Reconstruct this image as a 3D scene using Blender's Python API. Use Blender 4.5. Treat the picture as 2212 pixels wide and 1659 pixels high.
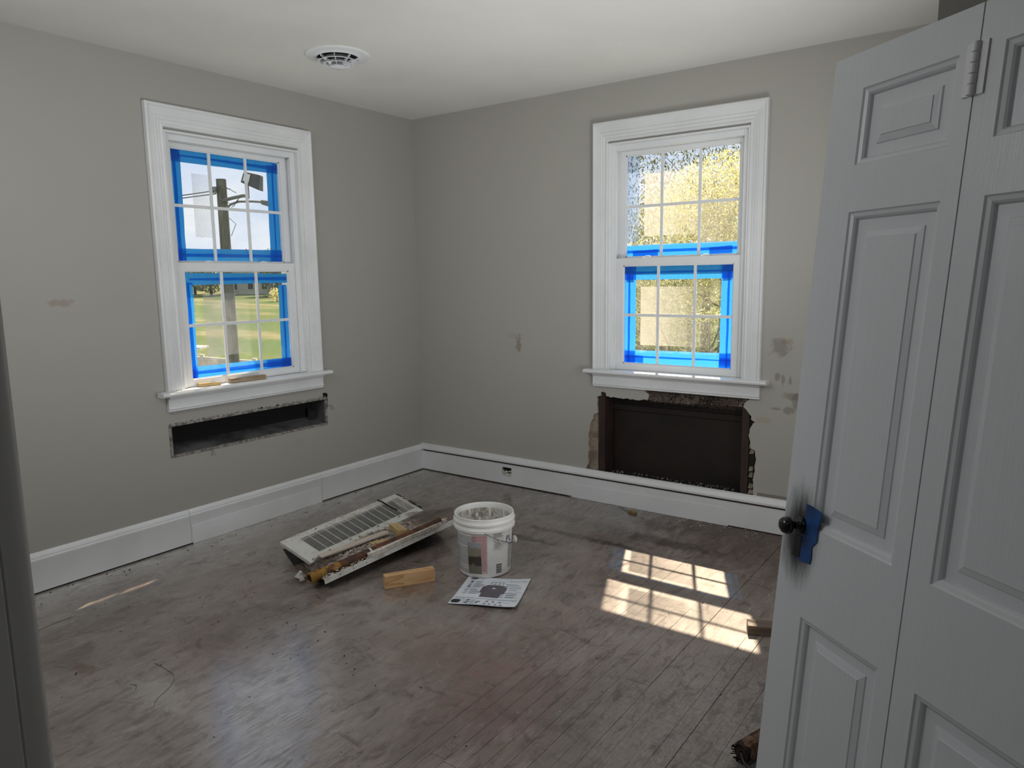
import bpy, bmesh, math, random
from mathutils import Vector, Matrix
from mathutils.geometry import tessellate_polygon
from math import sin, cos, pi, radians

for o in list(bpy.data.objects):
    bpy.data.objects.remove(o)
SC = bpy.context.scene
COL = SC.collection
random.seed(7)

# ------------------------------------------------------------------ camera
cam_d = bpy.data.cameras.new('camera')
cam = bpy.data.objects.new('camera', cam_d)
COL.objects.link(cam)
cam_d.sensor_fit = 'HORIZONTAL'
cam_d.sensor_width = 36.0
cam_d.lens = 36.0 * 1574.2155 / 2212.0
cam_d.clip_start = 0.02
cam_d.clip_end = 600
YAW, PITCH, ROLL = 2.19197, -0.145164, -0.014571
fw = Vector((cos(PITCH) * cos(YAW), cos(PITCH) * sin(YAW), sin(PITCH)))
rt0 = Vector((sin(YAW), -cos(YAW), 0))
up0 = rt0.cross(fw)
rt = rt0 * cos(ROLL) + up0 * sin(ROLL)
up = up0 * cos(ROLL) - rt0 * sin(ROLL)
cam.matrix_world = Matrix(((rt.x, up.x, -fw.x, 3.6333), (rt.y, up.y, -fw.y, -3.9192), (rt.z, up.z, -fw.z, 1.4016), (0, 0, 0, 1)))
SC.camera = cam

# ------------------------------------------------------------------ exposure, world, sun, added fill lights
SC.view_settings.view_transform = 'Standard'
SC.view_settings.look = 'None'
SC.view_settings.gamma = 1.0
SC.view_settings.use_curve_mapping = False
SC.view_settings.exposure = 0.0

W = bpy.data.worlds.new('sky')
SC.world = W
W.use_nodes = True
nt = W.node_tree
nt.nodes.clear()
wo = nt.nodes.new('ShaderNodeOutputWorld')
bg = nt.nodes.new('ShaderNodeBackground')
tc = nt.nodes.new('ShaderNodeTexCoord')
mp = nt.nodes.new('ShaderNodeMapping')
mp.inputs['Scale'].default_value = (1, 1, 2.2)
ns = nt.nodes.new('ShaderNodeTexNoise')
ns.inputs['Scale'].default_value = 4.2
ns.inputs['Detail'].default_value = 7
ns.inputs['Roughness'].default_value = 0.55
cr = nt.nodes.new('ShaderNodeValToRGB')
cr.color_ramp.elements[0].position = 0.38
cr.color_ramp.elements[0].color = (0.66, 0.77, 0.98, 1)
cr.color_ramp.elements[1].position = 0.62
cr.color_ramp.elements[1].color = (1.0, 1.0, 1.0, 1)
nt.links.new(tc.outputs['Generated'], mp.inputs['Vector'])
nt.links.new(mp.outputs['Vector'], ns.inputs['Vector'])
nt.links.new(ns.outputs['Fac'], cr.inputs['Fac'])
nt.links.new(cr.outputs['Color'], bg.inputs['Color'])
nt.links.new(bg.outputs['Background'], wo.inputs['Surface'])
bg.inputs['Strength'].default_value = 1.0

sd = bpy.data.lights.new('sun', 'SUN')
sd.energy = 15.0
sd.color = (1.0, 0.82, 0.60)
sd.angle = 0.0105
sun = bpy.data.objects.new('sun', sd)
COL.objects.link(sun)
sun.rotation_mode = 'QUATERNION'
sun.rotation_quaternion = Vector((0.425, -1.0, -1.415)).to_track_quat('-Z', 'Y')
sun.location = (-3, 8, 12)

def area(name, loc, direction, sx, sy, power, color):
    d = bpy.data.lights.new(name, 'AREA')
    d.shape = 'RECTANGLE'
    d.size, d.size_y = sx, sy
    d.energy = power
    d.color = color
    o = bpy.data.objects.new(name, d)
    COL.objects.link(o)
    o.location = loc
    o.rotation_mode = 'QUATERNION'
    o.rotation_quaternion = Vector(direction).to_track_quat('-Z', 'Y')
    return o
# added fill lights, no real lamps: one high by the doorway wall, and two
# behind the leaning door, one turned up at the ceiling and one across the room
area('front_fill', (1.35, -3.30, 2.30), (0.02, 1.0, -0.72), 1.6, 1.1, 20, (0.97, 0.985, 1.0))
fill_up = area('hidden_fill', (3.05, -1.45, 0.5), (-0.95, 0.05, 1), 0.6, 0.5, 12, (0.98, 0.99, 1.0))
fill_up.data.spread = radians(120)
# dim fill light added in the hall where the camera stands
area('hall_fill', (3.5, -4.7, 2.45), (0, 0, -1), 0.4, 0.4, 3.0, (0.98, 0.99, 1.0))
area('hidden_fill', (3.38, -1.25, 1.25), (-1, 0.05, 0.1), 0.9, 0.9, 9, (0.98, 0.99, 1.0))

# ------------------------------------------------------------------ helpers
def S(r, g, b):
    def f(c):
        c /= 255.0
        return c / 12.92 if c <= 0.04045 else ((c + 0.055) / 1.055) ** 2.4
    return (f(r), f(g), f(b))

class MB:
    def __init__(self):
        self.v, self.f, self.m = [], [], []
    def add(self, verts, faces, mi=0):
        b = len(self.v)
        self.v += [tuple(p) for p in verts]
        for f in faces:
            self.f.append(tuple(b + i for i in f))
            self.m.append(mi)
        return self
    def box(self, x0, x1, y0, y1, z0, z1, mi=0):
        return self.hexa([(x0, y0, z0), (x1, y0, z0), (x1, y1, z0), (x0, y1, z0), (x0, y0, z1), (x1, y0, z1), (x1, y1, z1), (x0, y1, z1)], mi)
    def hexa(self, p, mi=0):
        return self.add(p, [(0, 3, 2, 1), (4, 5, 6, 7), (0, 1, 5, 4), (1, 2, 6, 5), (2, 3, 7, 6), (3, 0, 4, 7)], mi)
    def tube(self, pts, r, n=8, mi=0, caps=True):
        pts = [Vector(p) for p in pts]
        k = len(pts)
        rr = r if isinstance(r, (list, tuple)) else [r] * k
        vs, fs = [], []
        a = None
        for i, p in enumerate(pts):
            d = (pts[min(i + 1, k - 1)] - pts[max(i - 1, 0)]).normalized()
            if a is None:
                a = d.orthogonal().normalized()
            else:
                a = (a - d * a.dot(d))
                a = a.normalized() if a.length > 1e-6 else d.orthogonal().normalized()
            b = d.cross(a)
            for j in range(n):
                t = 2 * pi * j / n
                vs.append(p + (a * cos(t) + b * sin(t)) * rr[i])
        for i in range(k - 1):
            for j in range(n):
                j2 = (j + 1) % n
                fs.append((i * n + j, i * n + j2, (i + 1) * n + j2, (i + 1) * n + j))
        if caps:
            fs.append(tuple(range(n - 1, -1, -1)))
            fs.append(tuple((k - 1) * n + j for j in range(n)))
        return self.add(vs, fs, mi)
    def lathe(self, prof, n=32, c=(0, 0, 0), mi=0, a0=0.0, a1=2 * pi):
        full = abs(a1 - a0 - 2 * pi) < 1e-6
        cols = n if full else n + 1
        vs, fs = [], []
        for (r, z) in prof:
            for j in range(cols):
                t = a0 + (a1 - a0) * j / n
                vs.append((c[0] + r * cos(t), c[1] + r * sin(t), c[2] + z))
        for i in range(len(prof) - 1):
            for j in range(n):
                j2 = (j + 1) % cols
                fs.append((i * cols + j, i * cols + j2, (i + 1) * cols + j2, (i + 1) * cols + j))
        return self.add(vs, fs, mi)
    def prism(self, poly, fn0, fn1, mi=0, mside=None):
        n = len(poly)
        vs = [fn0(*q) for q in poly] + [fn1(*q) for q in poly]
        tris = tessellate_polygon([[Vector((q[0], q[1], 0)) for q in poly]])
        fs = [tuple(t) for t in tris]
        self.add(vs, fs, mi)
        b = len(self.v) - 2 * n
        for t in tris:
            self.f.append((b + n + t[2], b + n + t[1], b + n + t[0])); self.m.append(mi)
        for i in range(n):
            j = (i + 1) % n
            self.f.append((b + i, b + j, b + n + j, b + n + i)); self.m.append(mi if mside is None else mside)
        return self
    def rock(self, c, r, seed, mi=0, squash=1.0):
        rnd = random.Random(seed)
        base = [(1, 0, 0), (-1, 0, 0), (0, 1, 0), (0, -1, 0), (0, 0, 1), (0, 0, -1)]
        ang = rnd.random() * 6.28
        vs = []
        for b in base:
            q = r * rnd.uniform(0.6, 1.25)
            x, y = b[0] * cos(ang) - b[1] * sin(ang), b[0] * sin(ang) + b[1] * cos(ang)
            vs.append((c[0] + x * q, c[1] + y * q, c[2] + b[2] * q * squash))
        return self.add(vs, [(0, 2, 4), (2, 1, 4), (1, 3, 4), (3, 0, 4), (2, 0, 5), (1, 2, 5), (3, 1, 5), (0, 3, 5)], mi)
    def build(self, name, mats, parent=None, smooth=None, bevel=0.0, weld=False):
        me = bpy.data.meshes.new(name)
        me.from_pydata(self.v, [], self.f)
        if not isinstance(mats, (list, tuple)):
            mats = [mats]
        for m in mats:
            me.materials.append(m)
        if len(mats) > 1:
            me.polygons.foreach_set('material_index', self.m)
        bm = bmesh.new(); bm.from_mesh(me)
        if weld:
            bmesh.ops.remove_doubles(bm, verts=bm.verts, dist=1e-5)
        if bevel:
            bmesh.ops.remove_doubles(bm, verts=bm.verts, dist=1e-6)
            es = [e for e in bm.edges if len(e.link_faces) == 2 and e.calc_face_angle(0) > 0.6]
            bmesh.ops.bevel(bm, geom=es, offset=bevel, segments=2, profile=0.5, affect='EDGES')
        bmesh.ops.recalc_face_normals(bm, faces=bm.faces)
        bm.to_mesh(me); bm.free()
        if smooth is not None:
            me.polygons.foreach_set('use_smooth', [True] * len(me.polygons))
            me.set_sharp_from_angle(angle=radians(smooth))
        me.update()
        return link(name, me, parent)

def link(name, me, parent=None):
    o = bpy.data.objects.new(name, me)
    COL.objects.link(o)
    if parent is not None:
        o.parent = parent
    return o

def empty(name, loc=(0, 0, 0), rz=0.0):
    o = bpy.data.objects.new(name, None)
    o.empty_display_size = 0.1
    COL.objects.link(o)
    o.location = loc
    o.rotation_euler = (0, 0, rz)
    return o

def tag(o, label=None, cat=None, group=None, kind=None):
    if label: o['label'] = label
    if cat: o['category'] = cat
    if group: o['group'] = group
    if kind: o['kind'] = kind
    return o

def text_geo(body, size, align='LEFT'):
    cu = bpy.data.curves.new('txt', 'FONT')
    cu.body = body; cu.size = size; cu.align_x = align; cu.resolution_u = 2
    o = bpy.data.objects.new('txt', cu)
    COL.objects.link(o)
    dg = bpy.context.evaluated_depsgraph_get(); dg.update()
    me = bpy.data.meshes.new_from_object(o.evaluated_get(dg))
    vs = [(v.co.x, v.co.y) for v in me.vertices]
    fs = [tuple(p.vertices) for p in me.polygons]
    bpy.data.objects.remove(o); bpy.data.curves.remove(cu); bpy.data.meshes.remove(me)
    return vs, fs

# ------------------------------------------------------------------ materials
class NT:
    def __init__(self, name):
        self.m = bpy.data.materials.new(name)
        self.m.use_nodes = True
        self.t = self.m.node_tree
        self.t.nodes.clear()
        self.out = self.t.nodes.new('ShaderNodeOutputMaterial')
    def n(self, typ, **kw):
        nd = self.t.nodes.new(typ)
        for k, v in kw.items():
            if k.startswith('i_'):
                nd.inputs[k[2:].replace('_', ' ')].default_value = v
            else:
                setattr(nd, k, v)
        return nd
    def l(self, a, b):
        self.t.links.new(a, b)
    def math(self, op, a, b=None, c=None, clamp=False):
        nd = self.n('ShaderNodeMath', operation=op, use_clamp=clamp)
        for i, x in enumerate((a, b, c)):
            if x is None: continue
            if isinstance(x, (int, float)): nd.inputs[i].default_value = x
            else: self.l(x, nd.inputs[i])
        return nd.outputs[0]
    def mix(self, fac, a, b, mode='MIX'):
        nd = self.n('ShaderNodeMix', data_type='RGBA', blend_type=mode)
        nd.clamp_factor = True
        for i, x in ((0, fac), (6, a), (7, b)):
            if isinstance(x, (int, float)): nd.inputs[i].default_value = x
            elif isinstance(x, tuple): nd.inputs[i].default_value = (*x[:3], 1)
            else: self.l(x, nd.inputs[i])
        return nd.outputs[2]
    def coords(self, kind='Object', scale=(1, 1, 1)):
        if kind == 'World':
            src = self.n('ShaderNodeNewGeometry').outputs['Position']
        else:
            src = self.n('ShaderNodeTexCoord').outputs[kind]
        if scale == (1, 1, 1): return src
        mpn = self.n('ShaderNodeMapping')
        mpn.inputs['Scale'].default_value = scale
        self.l(src, mpn.inputs['Vector'])
        return mpn.outputs['Vector']
    def noise(self, vec, scale, detail=4, rough=0.55, dist=0.0):
        nd = self.n('ShaderNodeTexNoise')
        nd.inputs['Scale'].default_value = scale
        nd.inputs['Detail'].default_value = detail
        nd.inputs['Roughness'].default_value = rough
        nd.inputs['Distortion'].default_value = dist
        self.l(vec, nd.inputs['Vector'])
        return nd.outputs['Fac']
    def ss(self, x, lo, hi):
        nd = self.n('ShaderNodeMapRange', interpolation_type='SMOOTHSTEP')
        self.l(x, nd.inputs['Value'])
        nd.inputs['From Min'].default_value = lo
        nd.inputs['From Max'].default_value = hi
        return nd.outputs['Result']
    def bsdf(self, col, rough=0.5, metallic=0.0, spec=0.5, bump=None, bstr=0.2, bdist=0.002, coat=None, **kw):
        p = self.n('ShaderNodeBsdfPrincipled')
        for k, x in (('Base Color', col), ('Roughness', rough), ('Metallic', metallic), ('Specular IOR Level', spec)):
            if isinstance(x, (int, float)): p.inputs[k].default_value = x
            elif isinstance(x, tuple): p.inputs[k].default_value = (*x[:3], 1)
            else: self.l(x, p.inputs[k])
        for k, x in kw.items():
            p.inputs[k.replace('_', ' ')].default_value = x
        if bump is not None:
            b = self.n('ShaderNodeBump')
            b.inputs['Strength'].default_value = bstr
            b.inputs['Distance'].default_value = bdist
            self.l(bump, b.inputs['Height'])
            self.l(b.outputs['Normal'], p.inputs['Normal'])
            if coat is not None: self.l(b.outputs['Normal'], p.inputs['Coat Normal'])
        if coat is not None: self.l(coat, p.inputs['Coat Weight'])
        return p.outputs['BSDF']
    def done(self, sh):
        self.l(sh, self.out.inputs['Surface'])
        return self.m

def mat(name, c, rough=0.5, c2=None, scale=8, lo=0.35, hi=0.65, bump=0.0, bscale=60, metallic=0.0, spec=0.5, kind='Object', stretch=(1, 1, 1), detail=5):
    t = NT(name)
    vec = t.coords(kind, stretch)
    if c2 is None:
        c2 = tuple(x * 0.88 for x in c)
    f = t.ss(t.noise(vec, scale, detail), lo, hi)
    col = t.mix(f, c, c2)
    b = t.noise(vec, bscale, 3) if bump else None
    return t.done(t.bsdf(col, rough, metallic, spec, b, bump, 0.003))

def stains_and_light(t, col, items, axes):
    pos = t.n('ShaderNodeSeparateXYZ')
    geo = t.coords('World')
    t.l(geo, pos.inputs[0])
    nz = t.noise(geo, 22, 5, 0.6)
    for (a, b, ra, rb, c, st) in items:
        da = t.math('DIVIDE', t.math('SUBTRACT', pos.outputs[axes[0]], a), ra)
        db = t.math('DIVIDE', t.math('SUBTRACT', pos.outputs[axes[1]], b), rb)
        d = t.math('SQRT', t.math('ADD', t.math('MULTIPLY', da, da), t.math('MULTIPLY', db, db)))
        d = t.math('ADD', d, t.math('MULTIPLY', t.math('SUBTRACT', nz, 0.5), 2.6))
        nd = t.n('ShaderNodeMapRange', interpolation_type='SMOOTHSTEP')
        t.l(d, nd.inputs['Value'])
        nd.inputs['From Min'].default_value = 1.15
        nd.inputs['From Max'].default_value = 0.55
        nd.inputs['To Max'].default_value = st
        col = t.mix(nd.outputs['Result'], col, c)
    return col

def wall_mat(name, items, axes, k=1.0):
    t = NT(name)
    v = t.coords('World')
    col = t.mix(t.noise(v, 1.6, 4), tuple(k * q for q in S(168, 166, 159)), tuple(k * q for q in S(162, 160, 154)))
    col = stains_and_light(t, col, items, axes)
    return t.done(t.bsdf(col, 0.55, 0, 0.35, t.noise(v, 90, 3), 0.10, 0.002))

SM = S(112, 101, 90)
M_WALL_L = wall_mat('wall_paint_left', [(-2.388, 1.315, 0.05, 0.022, S(150, 140, 128), 0.8), (-1.1, 0.42, 0.05, 0.03, S(165, 158, 148), 0.5)], ('Y', 'Z'))
M_WALL_B = wall_mat('wall_paint_back', [(0.886, 0.977, 0.028, 0.05, S(140, 125, 112), 0.8), (0.84, 1.02, 0.05, 0.02, S(160, 152, 142), 0.5),
    (2.562, 1.02, 0.06, 0.045, SM, 0.5), (2.60, 1.05, 0.03, 0.02, S(140, 120, 98), 0.4), (2.555, 0.86, 0.016, 0.03, SM, 0.5), (2.585, 0.845, 0.012, 0.028, SM, 0.5), (2.62, 0.84, 0.011, 0.024, SM, 0.5),
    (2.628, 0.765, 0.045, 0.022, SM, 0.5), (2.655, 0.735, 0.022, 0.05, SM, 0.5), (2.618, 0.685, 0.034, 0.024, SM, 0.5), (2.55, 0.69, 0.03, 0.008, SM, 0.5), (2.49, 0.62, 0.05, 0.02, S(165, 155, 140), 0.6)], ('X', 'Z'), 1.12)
M_WALL = wall_mat('wall_paint', [], ('X', 'Z'))
M_CEIL = mat('ceiling_paint', S(226, 225, 219), 0.75, S(220, 219, 213), 1.5, bump=0.08, bscale=120, kind='World')
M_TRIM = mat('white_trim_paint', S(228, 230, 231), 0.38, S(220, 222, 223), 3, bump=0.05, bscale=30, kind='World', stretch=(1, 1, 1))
M_VINYL = mat('white_vinyl', S(232, 234, 236), 0.32, S(226, 228, 230), 3)
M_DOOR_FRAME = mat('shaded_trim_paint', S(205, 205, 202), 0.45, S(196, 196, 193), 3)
M_PLASTER = mat('broken_plaster', S(196, 184, 165), 0.9, S(150, 132, 112), 25, bump=0.6, bscale=90, kind='World')
M_SCRATCH = mat('scratch_coat_plaster', S(148, 138, 124), 0.9, S(104, 90, 77), 9, 0.4, 0.7, bump=0.7, bscale=120, kind='World')
M_SOOT = mat('black_soot', S(24, 20, 18), 0.85, S(40, 32, 28), 20, bump=0.6, bscale=80, kind='World')
M_LATH = mat('dark_wire_lath', S(46, 38, 36), 0.6, S(80, 62, 50), 40, kind='World')
M_BROWNBOARD = mat('dark_brown_board', S(36, 23, 19), 0.6, S(22, 15, 14), 4, bump=0.2, bscale=30, kind='World')
M_BROWNWOOD = mat('brown_stud_wood', S(60, 42, 35), 0.7, S(42, 30, 26), 12, bump=0.3, kind='World', stretch=(4, 4, 0.6))
M_BAREWOOD = mat('bare_reddish_wood', S(76, 46, 33), 0.7, S(46, 29, 22), 10, kind='World')
M_DUCT = mat('dark_galvanised_duct', S(120, 121, 124), 0.5, S(66, 64, 64), 5, metallic=0.5, kind='World', bump=0.2)
M_REGFRAME = mat('weathered_opening_frame', S(158, 155, 148), 0.8, S(96, 90, 84), 40, bump=0.5, kind='World')
M_BLACK = mat('black_paint', S(18, 18, 19), 0.22, S(14, 14, 15), 10)
M_BLACKMATT = mat('dark_hollow', S(10, 10, 10), 0.9)  # black that paints the shade inside gaps and holes
M_GREYMETAL = mat('grey_metal', S(150, 150, 150), 0.4, metallic=0.8)
M_WHITEMETAL = mat('chipped_white_enamel', S(206, 205, 199), 0.45, S(166, 160, 150), 14, 0.5, 0.75, bump=0.1)
M_DARKMETAL = mat('dark_sheet_metal', S(62, 58, 54), 0.55, S(40, 38, 36), 8, metallic=0.4)
M_RUBBLE = mat('grey_brown_rubble', S(186, 176, 164), 0.95, S(118, 105, 95), 35, bump=0.5, kind='World')
M_WHITECRUMB = mat('white_plaster_crumb', S(215, 210, 200), 0.9, S(185, 178, 165), 40, kind='World')
M_CRUST = mat('dirty_plaster_crust', S(196, 190, 180), 0.9, S(140, 128, 116), 60, kind='World')
M_GREYCRUMB = mat('dark_debris', S(45, 38, 33), 0.9, kind='World')
M_MESH = mat('rusty_mesh_wire', S(118, 104, 92), 0.6, S(90, 70, 58), 30, metallic=0.3, kind='World')
M_LINT = mat('grey_wire', S(60, 58, 56), 0.6)

def wood(name, c1, c2, axis=0, rough=0.6):
    t = NT(name)
    sc = [9.0, 9.0, 9.0]; sc[axis] = 0.7
    v = t.coords('Object', tuple(sc))
    n1 = t.noise(v, 2.0, 3, 0.5, 0.6)
    w = t.math('FRACT', t.math('MULTIPLY', n1, 7.0))
    w = t.ss(w, 0.1, 0.95)
    n2 = t.noise(v, 30, 2)
    col = t.mix(w, c1, c2)
    col = t.mix(t.math('MULTIPLY', n2, 0.35), col, tuple(x * 0.7 for x in c1))
    return t.done(t.bsdf(col, rough, 0, 0.3, n2, 0.1, 0.001))
M_PINE = wood('orange_pine', S(222, 184, 138), S(190, 142, 98))
M_PALEPINE = wood('pale_pine', S(205, 178, 128), S(182, 150, 100))
M_GREYWOOD = wood('weathered_wood', S(168, 150, 122), S(140, 122, 96))
M_OLDWOOD = wood('grey_old_wood', S(118, 106, 94), S(98, 86, 74))
M_WHITEWOOD = wood('whitewashed_wood', S(206, 194, 182), S(190, 174, 160))

# pipe: brown rust with yellow paint
t = NT('rusty_yellow_pipe')
v = t.coords('Object')
xs = t.n('ShaderNodeSeparateXYZ'); t.l(v, xs.inputs[0])
nz = t.noise(v, 22, 5, 0.6)
rust = t.mix(t.ss(nz, 0.4, 0.7), S(74, 52, 44), S(128, 78, 46))
yel = t.mix(t.noise(v, 60, 3), S(176, 136, 58), S(122, 88, 40))
ym = t.ss(t.math('ADD', t.math('MULTIPLY', xs.outputs['X'], -5.0), t.math('MULTIPLY', nz, 6.0)), 2.5, 3.0)
M_PIPE = t.done(t.bsdf(t.mix(ym, rust, yel), 0.65, 0.1, 0.4, nz, 0.5, 0.004))

# glass: mostly clear, thin dirt
t = NT('window_glass')
tr = t.n('ShaderNodeBsdfTransparent'); tr.inputs[0].default_value = (0.97, 0.98, 0.98, 1)
gl = t.n('ShaderNodeBsdfGlossy'); gl.inputs['Roughness'].default_value = 0.03
df = t.n('ShaderNodeBsdfTranslucent'); df.inputs[0].default_value = (0.85, 0.87, 0.86, 1)
m1 = t.n('ShaderNodeMixShader'); m2 = t.n('ShaderNodeMixShader')
lw = t.n('ShaderNodeLayerWeight'); lw.inputs['Blend'].default_value = 0.5
fres = t.math('ADD', 0.008, t.math('MULTIPLY', t.math('POWER', lw.outputs['Facing'], 5.0), 0.4))
dirt = t.math('MULTIPLY', t.ss(t.noise(t.coords('World'), 14, 6, 0.65), 0.40, 0.80), 0.06)
dirt = t.math('ADD', dirt, 0.015)
t.l(dirt, m1.inputs[0]); t.l(tr.outputs[0], m1.inputs[1]); t.l(df.outputs[0], m1.inputs[2])
t.l(fres, m2.inputs[0]); t.l(m1.outputs[0], m2.inputs[1]); t.l(gl.outputs[0], m2.inputs[2])
M_GLASS = t.done(m2.outputs[0])

# hazy sticker film, denser at its left edge (object X runs across the window)
def film(name, dens, c=(0.74, 0.71, 0.64)):
    t = NT(name)
    v = t.coords('Object')
    x = t.n('ShaderNodeSeparateXYZ'); t.l(v, x.inputs[0])
    g = t.ss(x.outputs['X'], 0.22, -0.26)
    nz = t.ss(t.noise(v, 240, 3, 0.7), 0.35, 0.7)
    f = t.math('MULTIPLY', t.math('ADD', t.math('MULTIPLY', g, dens), 0.03), t.math('ADD', t.math('MULTIPLY', nz, 0.6), 0.55), clamp=True)
    tr = t.n('ShaderNodeBsdfTransparent')
    a = t.n('ShaderNodeBsdfTranslucent'); a.inputs[0].default_value = (*c, 1)
    b = t.n('ShaderNodeBsdfDiffuse'); b.inputs[0].default_value = (*c, 1)
    ab = t.n('ShaderNodeMixShader'); ab.inputs[0].default_value = 0.5
    t.l(a.outputs[0], ab.inputs[1]); t.l(b.outputs[0], ab.inputs[2])
    mx = t.n('ShaderNodeMixShader')
    t.l(f, mx.inputs[0]); t.l(tr.outputs[0], mx.inputs[1]); t.l(ab.outputs[0], mx.inputs[2])
    return t.done(mx.outputs[0])
M_FILM = film('hazy_film', 0.50)
M_FILM_G = film('grey_speckled_film', 0.34, (0.44, 0.45, 0.47))
M_SMEAR = film('milky_smear', 0.3, (0.40, 0.42, 0.43))
M_BLUESMEAR = film('blue_smear', 0.6, (0.10, 0.24, 0.55))

# translucent blue tape
t = NT('blue_tape')
v = t.coords('World')
nz = t.noise(v, 260, 3, 0.7)
c = t.mix(t.ss(nz, 0.3, 0.7), (0.030, 0.26, 0.70), (0.055, 0.35, 0.86))
a = t.n('ShaderNodeBsdfTranslucent'); t.l(c, a.inputs[0])
b = t.n('ShaderNodeBsdfDiffuse'); t.l(c, b.inputs[0])
tr = t.n('ShaderNodeBsdfTransparent'); tr.inputs[0].default_value = (0.05, 0.34, 1.0, 1)
m1 = t.n('ShaderNodeMixShader'); m1.inputs[0].default_value = 0.3
t.l(a.outputs[0], m1.inputs[1]); t.l(b.outputs[0], m1.inputs[2])
m2 = t.n('ShaderNodeMixShader'); m2.inputs[0].default_value = 0.08
t.l(m1.outputs[0], m2.inputs[1]); t.l(tr.outputs[0], m2.inputs[2])
M_TAPE = t.done(m2.outputs[0])
M_DOORTAPE = mat('blue_tape_on_door', S(16, 74, 138), 0.55, S(10, 52, 104), 25, bump=0.2)

# door paint with black overspray round the knob (object origin is the leaf base, knob at x .014, z .853)
t = NT('grey_white_door_paint')
v = t.coords('Object')
x = t.n('ShaderNodeSeparateXYZ'); t.l(v, x.inputs[0])
brush = t.noise(t.coords('Object', (60, 60, 1.2)), 4, 4)
col = t.mix(brush, S(214, 217, 221), S(205, 208, 212))
dx = t.math('DIVIDE', t.math('SUBTRACT', x.outputs['X'], 0.012), 0.055)
dz = t.math('DIVIDE', t.math('SUBTRACT', x.outputs['Z'], 0.825), 0.105)
d = t.math('SQRT', t.math('ADD', t.math('MULTIPLY', dx, dx), t.math('MULTIPLY', dz, dz)))
d = t.math('ADD', d, t.math('MULTIPLY', t.math('SUBTRACT', t.noise(t.coords('Object', (60, 60, 10)), 1.5, 4), 0.5), 0.6))
sp = t.math('MULTIPLY', t.ss(d, 1.35, 0.40), 0.96)
col = t.mix(sp, col, S(20, 20, 21))
M_DOOR = t.done(t.bsdf(col, 0.30, 0, 0.5, brush, 0.12, 0.003))

# floor: dusty worn strip oak
t = NT('dusty_floor_boards')
v = t.coords('World')
x = t.n('ShaderNodeSeparateXYZ'); t.l(v, x.inputs[0])
n1 = t.noise(v, 1.7, 5, 0.6, 0.4)
n2 = t.noise(t.coords('World', (2.2, 0.8, 1)), 5, 6, 0.65, 1.2)
n3 = t.noise(v, 60, 5, 0.75)
grain = t.noise(t.coords('World', (55, 2.2, 1)), 4, 4, 0.6)
rndm = t.n('ShaderNodeObjectInfo').outputs['Random']
col = t.mix(t.ss(n1, 0.35, 0.65), S(150, 140, 134), S(120, 110, 103))
col = t.mix(t.math('MULTIPLY', t.ss(t.noise(v, 2.6, 3), 0.5, 0.7), 0.4), col, S(150, 124, 117))
col = t.mix(t.math('MULTIPLY', t.ss(n2, 0.52, 0.75), 0.5), col, S(176, 168, 161))
col = t.mix(t.math('MULTIPLY', t.ss(t.noise(t.coords('World', (1, 1.6, 1)), 3.6, 6, 0.68, 1.6), 0.52, 0.70), 0.75), col, S(88, 75, 68))
# boards get darker under the back wall and to the right
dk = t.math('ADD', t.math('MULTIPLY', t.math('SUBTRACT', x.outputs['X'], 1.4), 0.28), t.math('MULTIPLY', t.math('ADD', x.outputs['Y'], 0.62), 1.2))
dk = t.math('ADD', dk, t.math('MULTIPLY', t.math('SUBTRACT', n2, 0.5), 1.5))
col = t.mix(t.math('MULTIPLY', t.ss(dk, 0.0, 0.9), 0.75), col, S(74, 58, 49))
# grey paint overspray along the left skirting
ov = t.ss(t.math('ADD', x.outputs['X'], t.math('MULTIPLY', t.math('SUBTRACT', n1, 0.5), 0.12)), 0.30, 0.02)
col = t.mix(t.math('MULTIPLY', ov, 0.6), col, S(196, 194, 188))
# bare worn strips near the entry
wr = t.ss(t.math('ADD', t.math('ADD', x.outputs['X'], -2.45), t.math('MULTIPLY', t.math('SUBTRACT', n1, 0.5), 0.8)), 0.0, 0.35)
wr = t.math('MULTIPLY', wr, t.ss(x.outputs['Y'], -1.2, -1.6))
col = t.mix(t.math('MULTIPLY', wr, 0.5), col, t.mix(t.ss(n3, 0.4, 0.65), S(158, 154, 152), S(112, 103, 98)))
col = t.mix(t.math('MULTIPLY', t.ss(n3, 0.60, 0.74), 0.6), col, S(196, 190, 182))
col = t.mix(t.math('MULTIPLY', t.ss(t.noise(v, 34, 4, 0.7), 0.64, 0.74), 0.6), col, S(62, 50, 44))
n4 = t.noise(t.coords('World', (2.6, 1.0, 1)), 9, 9, 0.74, 0.8)
col = t.mix(t.math('MULTIPLY', t.ss(n4, 0.49, 0.66), 0.68), col, S(78, 65, 58))
col = t.mix(t.math('MULTIPLY', t.ss(n4, 0.42, 0.30), 0.5), col, S(178, 170, 163))
col = t.mix(t.math('MULTIPLY', t.ss(grain, 0.40, 0.68), 0.38), col, S(98, 84, 76))
col = t.mix(t.math('MULTIPLY', rndm, 0.05), col, S(90, 78, 70))
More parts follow.
